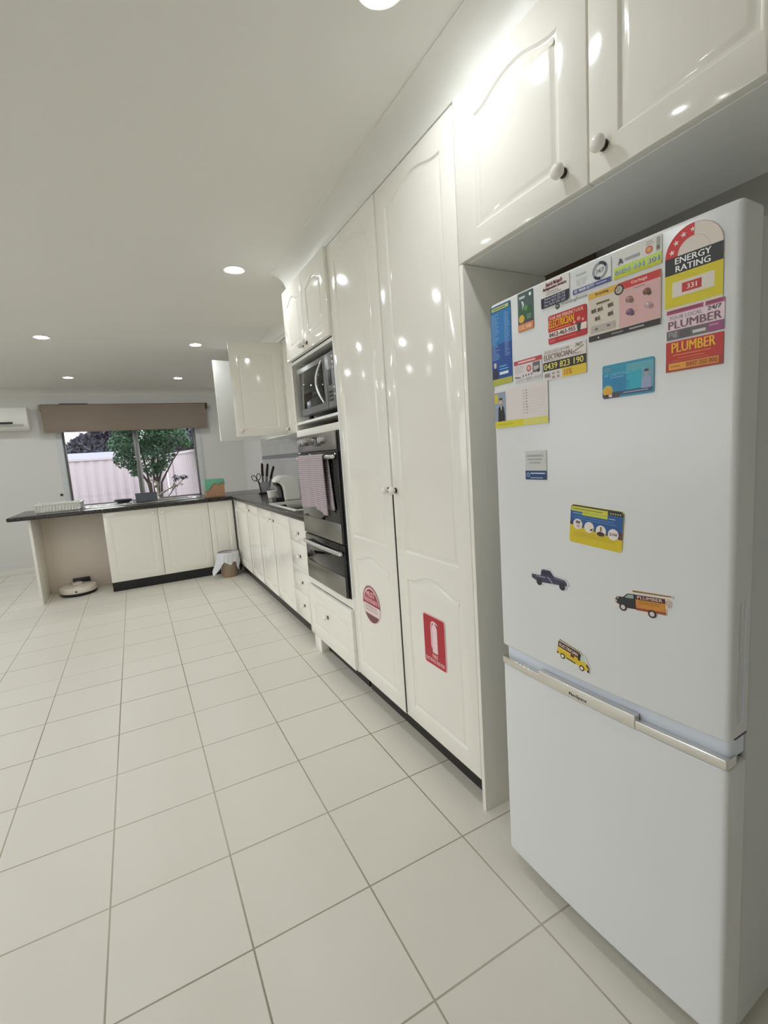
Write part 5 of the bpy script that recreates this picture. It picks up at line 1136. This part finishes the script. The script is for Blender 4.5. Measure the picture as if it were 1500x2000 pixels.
# ------------------------------------------------------------------ outside the window
g = MB().box(-30, -20, -0.25, 14, 30, -0.2, mat('garden_ground', (150, 146, 138), rough=0.9, var=0.15, scale=2)); struct('garden_ground', g, smooth=0)
FEN = mat('pale_lilac_steel_fence', (196, 182, 187), rough=0.5, var=0.015, scale=2)
def fence(name, p0, p1, z0, z1, label):
    p0, p1 = Vector((p0[0], p0[1], 0)), Vector((p1[0], p1[1], 0)); d_ = (p1 - p0); L = d_.length; d_.normalize(); nrm = Vector((-d_.y, d_.x, 0))
    t = thing(name, label, 'fence', (p0.x, p0.y, z0)); n = int(L / 0.04); prof = []
    for i in range(n + 1):
        s_ = L * i / n; prof.append((s_, 0.010 * (1 if (i // 2) % 2 else -1)))
    vs = []; fs = []
    for s_, o_ in prof:
        for z in (z0, z1):
            for k_ in (0, 1): vs.append(p0 + d_ * s_ + nrm * (o_ + 0.004 * k_) + Vector((0, 0, z)))
    for i in range(n):
        a_ = i * 4; b_ = a_ + 4; fs += [(a_, b_, b_ + 2, a_ + 2), (a_ + 1, a_ + 3, b_ + 3, b_ + 1), (a_ + 2, b_ + 2, b_ + 3, a_ + 3)]
    MB().add(vs, fs, FEN).build('corrugated_sheet', t, smooth=0)
    bx = lambda s0, s1, o0, o1, za, zb: [p0 + d_ * s_ + nrm * o_ + Vector((0, 0, z)) for z in (za, zb) for o_ in (o0, o1) for s_ in (s0, s1)]
    Q = ((0, 2, 3, 1), (4, 5, 7, 6), (0, 1, 5, 4), (2, 6, 7, 3), (0, 4, 6, 2), (1, 3, 7, 5))
    MB().add(bx(0, L, -0.03, 0.035, z1 - 0.02, z1 + 0.02), Q, FEN).build('top_rail', t, smooth=0)
    s_ = 0.6
    while s_ < L:
        MB().add(bx(s_ - 0.03, s_ + 0.03, -0.035, 0.04, z0, z1 - 0.021), Q, FEN).build('post', t, smooth=0); s_ += 2.3
fence('steel_fence', (-5.0, 9.65), (-0.30, 9.65), -0.2, 1.46, 'pale lilac corrugated steel fence across the back of the yard')
fence('steel_fence', (-0.275, 9.60), (0.08, 6.75), -0.2, 1.46, 'pinkish side fence filling the right window pane behind the shrub')
LEAFM = mat('shrub_leaves', (70, 108, 76), rough=0.5, var=0.45, scale=5)
LEAFD = mat('far_dark_leaves', (78, 76, 88), rough=0.8, var=0.35, scale=3)
BARK = mat('grey_brown_bark', (84, 72, 66), rough=0.9, var=0.2, scale=20)
def leaves(blobs, n, size, m, seed):
    rn = random.Random(seed); vs = []; fs = []
    tot = sum(b[2] ** 2 for b in blobs)
    for (c_, sc, r_) in blobs:
        for _ in range(int(n * r_ ** 2 / tot)):
            while True:
                p = Vector((rn.uniform(-1, 1), rn.uniform(-1, 1), rn.uniform(-1, 1)))
                if 0.25 < p.length < 1: break
            p = Vector((c_[0] + p.x * r_ * sc[0], c_[1] + p.y * r_ * sc[1], c_[2] + p.z * r_ * sc[2]))
            a_ = Vector((rn.gauss(0, 1), rn.gauss(0, 1), rn.gauss(0, 1))).normalized(); b_ = a_.cross(Vector((rn.gauss(0, 1), rn.gauss(0, 1), rn.gauss(0, 1)))).normalized()
            L = size * rn.uniform(0.6, 1.3); i = len(vs); nn = a_.cross(b_) * L * 0.12
            vs += [p - a_ * L, p + b_ * L * 0.42 + nn, p + a_ * L, p - b_ * L * 0.42 + nn]; fs += [(i, i + 1, i + 2, i + 3)]
    return MB().add(vs, fs, m)
tr = thing('garden_shrub', 'leafy green shrub with bare branching stems right outside the window', 'shrub', (-0.64, 7.2, -0.2))
blobs = [((-0.62, 7.2, 1.86), (1, .8, .9), .34), ((-0.95, 7.2, 1.62), (1, .8, .9), .27), ((-1.00, 7.15, 1.38), (1, .8, .9), .17), ((-0.86, 7.2, 1.22), (1, .8, .8), .15), ((-0.55, 7.2, 1.48), (1, .8, 1), .27), ((-0.33, 7.15, 1.70), (1, .8, .7), .28), ((-0.14, 7.1, 1.58), (1, .8, .6), .13), ((-0.45, 7.2, 1.95), (1, .8, .8), .28), ((-0.62, 7.2, 1.18), (1, .8, .9), .13), ((-0.92, 7.2, 1.95), (1, .8, .8), .26), ((-0.50, 7.15, 1.24), (1, .8, .8), .10)]
lv = leaves(blobs, 6200, 0.034, LEAFM, 3).build('foliage', tr, smooth=0, fix=False); lv['kind'] = 'stuff'
k = MB(); rn = random.Random(5)
for b in blobs:
    e = Vector(b[0]); s0 = Vector((-0.64 + rn.uniform(-.05, .05), 7.2, -0.2)); mid = Vector((-0.645 + (e.x + 0.645) * 0.22, 7.2, 0.98)); m2 = mid.lerp(e, 0.55) + Vector((rn.uniform(-.06, .06), 0, rn.uniform(-.02, .06)))
    k.tube([s0, mid, m2, e], [0.022, 0.017, 0.011, 0.006], BARK, 7)
    for _ in range(3):
        q = m2.lerp(e, rn.random()); k.tube([q, q + Vector((rn.uniform(-.16, .16), rn.uniform(-.06, .06), rn.uniform(0.02, .16)))], [0.006, 0.003], BARK, 5)
k.build('stems', tr, smooth=50)
tw = thing('garden_plant', 'small sprig with sparse leaves low in the right window pane', 'plant', (-0.33, 7.0, -0.2))
k = MB(); k.tube([(-0.55, 7.0, -0.2), (-0.50, 7.0, 0.72), (-0.36, 7.0, 0.90), (-0.20, 7.0, 1.03)], [0.012, 0.010, 0.007, 0.004], BARK, 6); k.tube([(-0.40, 7.0, 0.86), (-0.33, 7.0, 1.04)], [0.006, 0.003], BARK, 5); k.build('stem', tw, smooth=50)
leaves([((-0.33, 7.0, 1.03), (1, .6, .9), .06), ((-0.21, 7.0, 1.04), (1.2, .6, .6), .06), ((-0.36, 7.0, 0.92), (1, .6, .6), .04)], 130, 0.022, LEAFD, 9).build('foliage', tw, smooth=0, fix=False)['kind'] = 'stuff'
def far_tree(x, y, h_, r_, n, seed, lab):
    t = thing('far_tree', lab, 'tree', (x, y, -0.2), 0, 'dark trees beyond the back fence'); rn = random.Random(seed)
    bl_ = [((x + rn.uniform(-r_, r_), y + rn.uniform(-.5, .5), h_ * rn.uniform(0.5, 0.95)), (1, .7, .8), r_ * rn.uniform(.55, .95)) for _ in range(7)]
    leaves(bl_, int(n * 1.7), 0.13, LEAFD, seed).build('foliage', t, smooth=0, fix=False)['kind'] = 'stuff'
    MB().tube([(x, y, -0.2), (x + 0.1, y, h_ * 0.4), (x - 0.1, y, h_ * 0.9)], [0.14, 0.11, 0.05], BARK, 8).build('trunk', t, smooth=50)
far_tree(-4.35, 16.0, 2.6, 0.42, 240, 11, 'dark far tree with pale sky gaps at the left edge of the window')
far_tree(-1.5, 18.6, 3.1, 0.78, 3200, 12, 'dense dark far tree in the middle of the left window pane')
far_tree(0.55, 15.2, 3.0, 0.75, 2400, 13, 'dark far tree mostly hidden behind the green shrub')
far_tree(2.3, 18.5, 2.0, 0.6, 900, 14, 'low brownish far tree above the side fence at the right window edge')
rf = thing('neighbour_house', 'low grey roof line of a neighbouring building just over the back fence', 'house', (-3.0, 13.0, -0.2))
MB().box(-6.0, 12.5, -0.2, -1.2, 14.5, 1.50, mat('render_wall', (150, 146, 152), rough=0.8, var=0.03)).build('wall', rf, smooth=0)
MB().prism([(12.2, 1.50), (14.8, 1.50), (13.5, 1.72)], lambda a_, b_, d: Vector((-6.2 + d, a_, b_)), 0.0, 5.2, mat('grey_roof_sheet', (128, 122, 138), rough=0.5, var=0.06)).build('roof', rf, smooth=0)
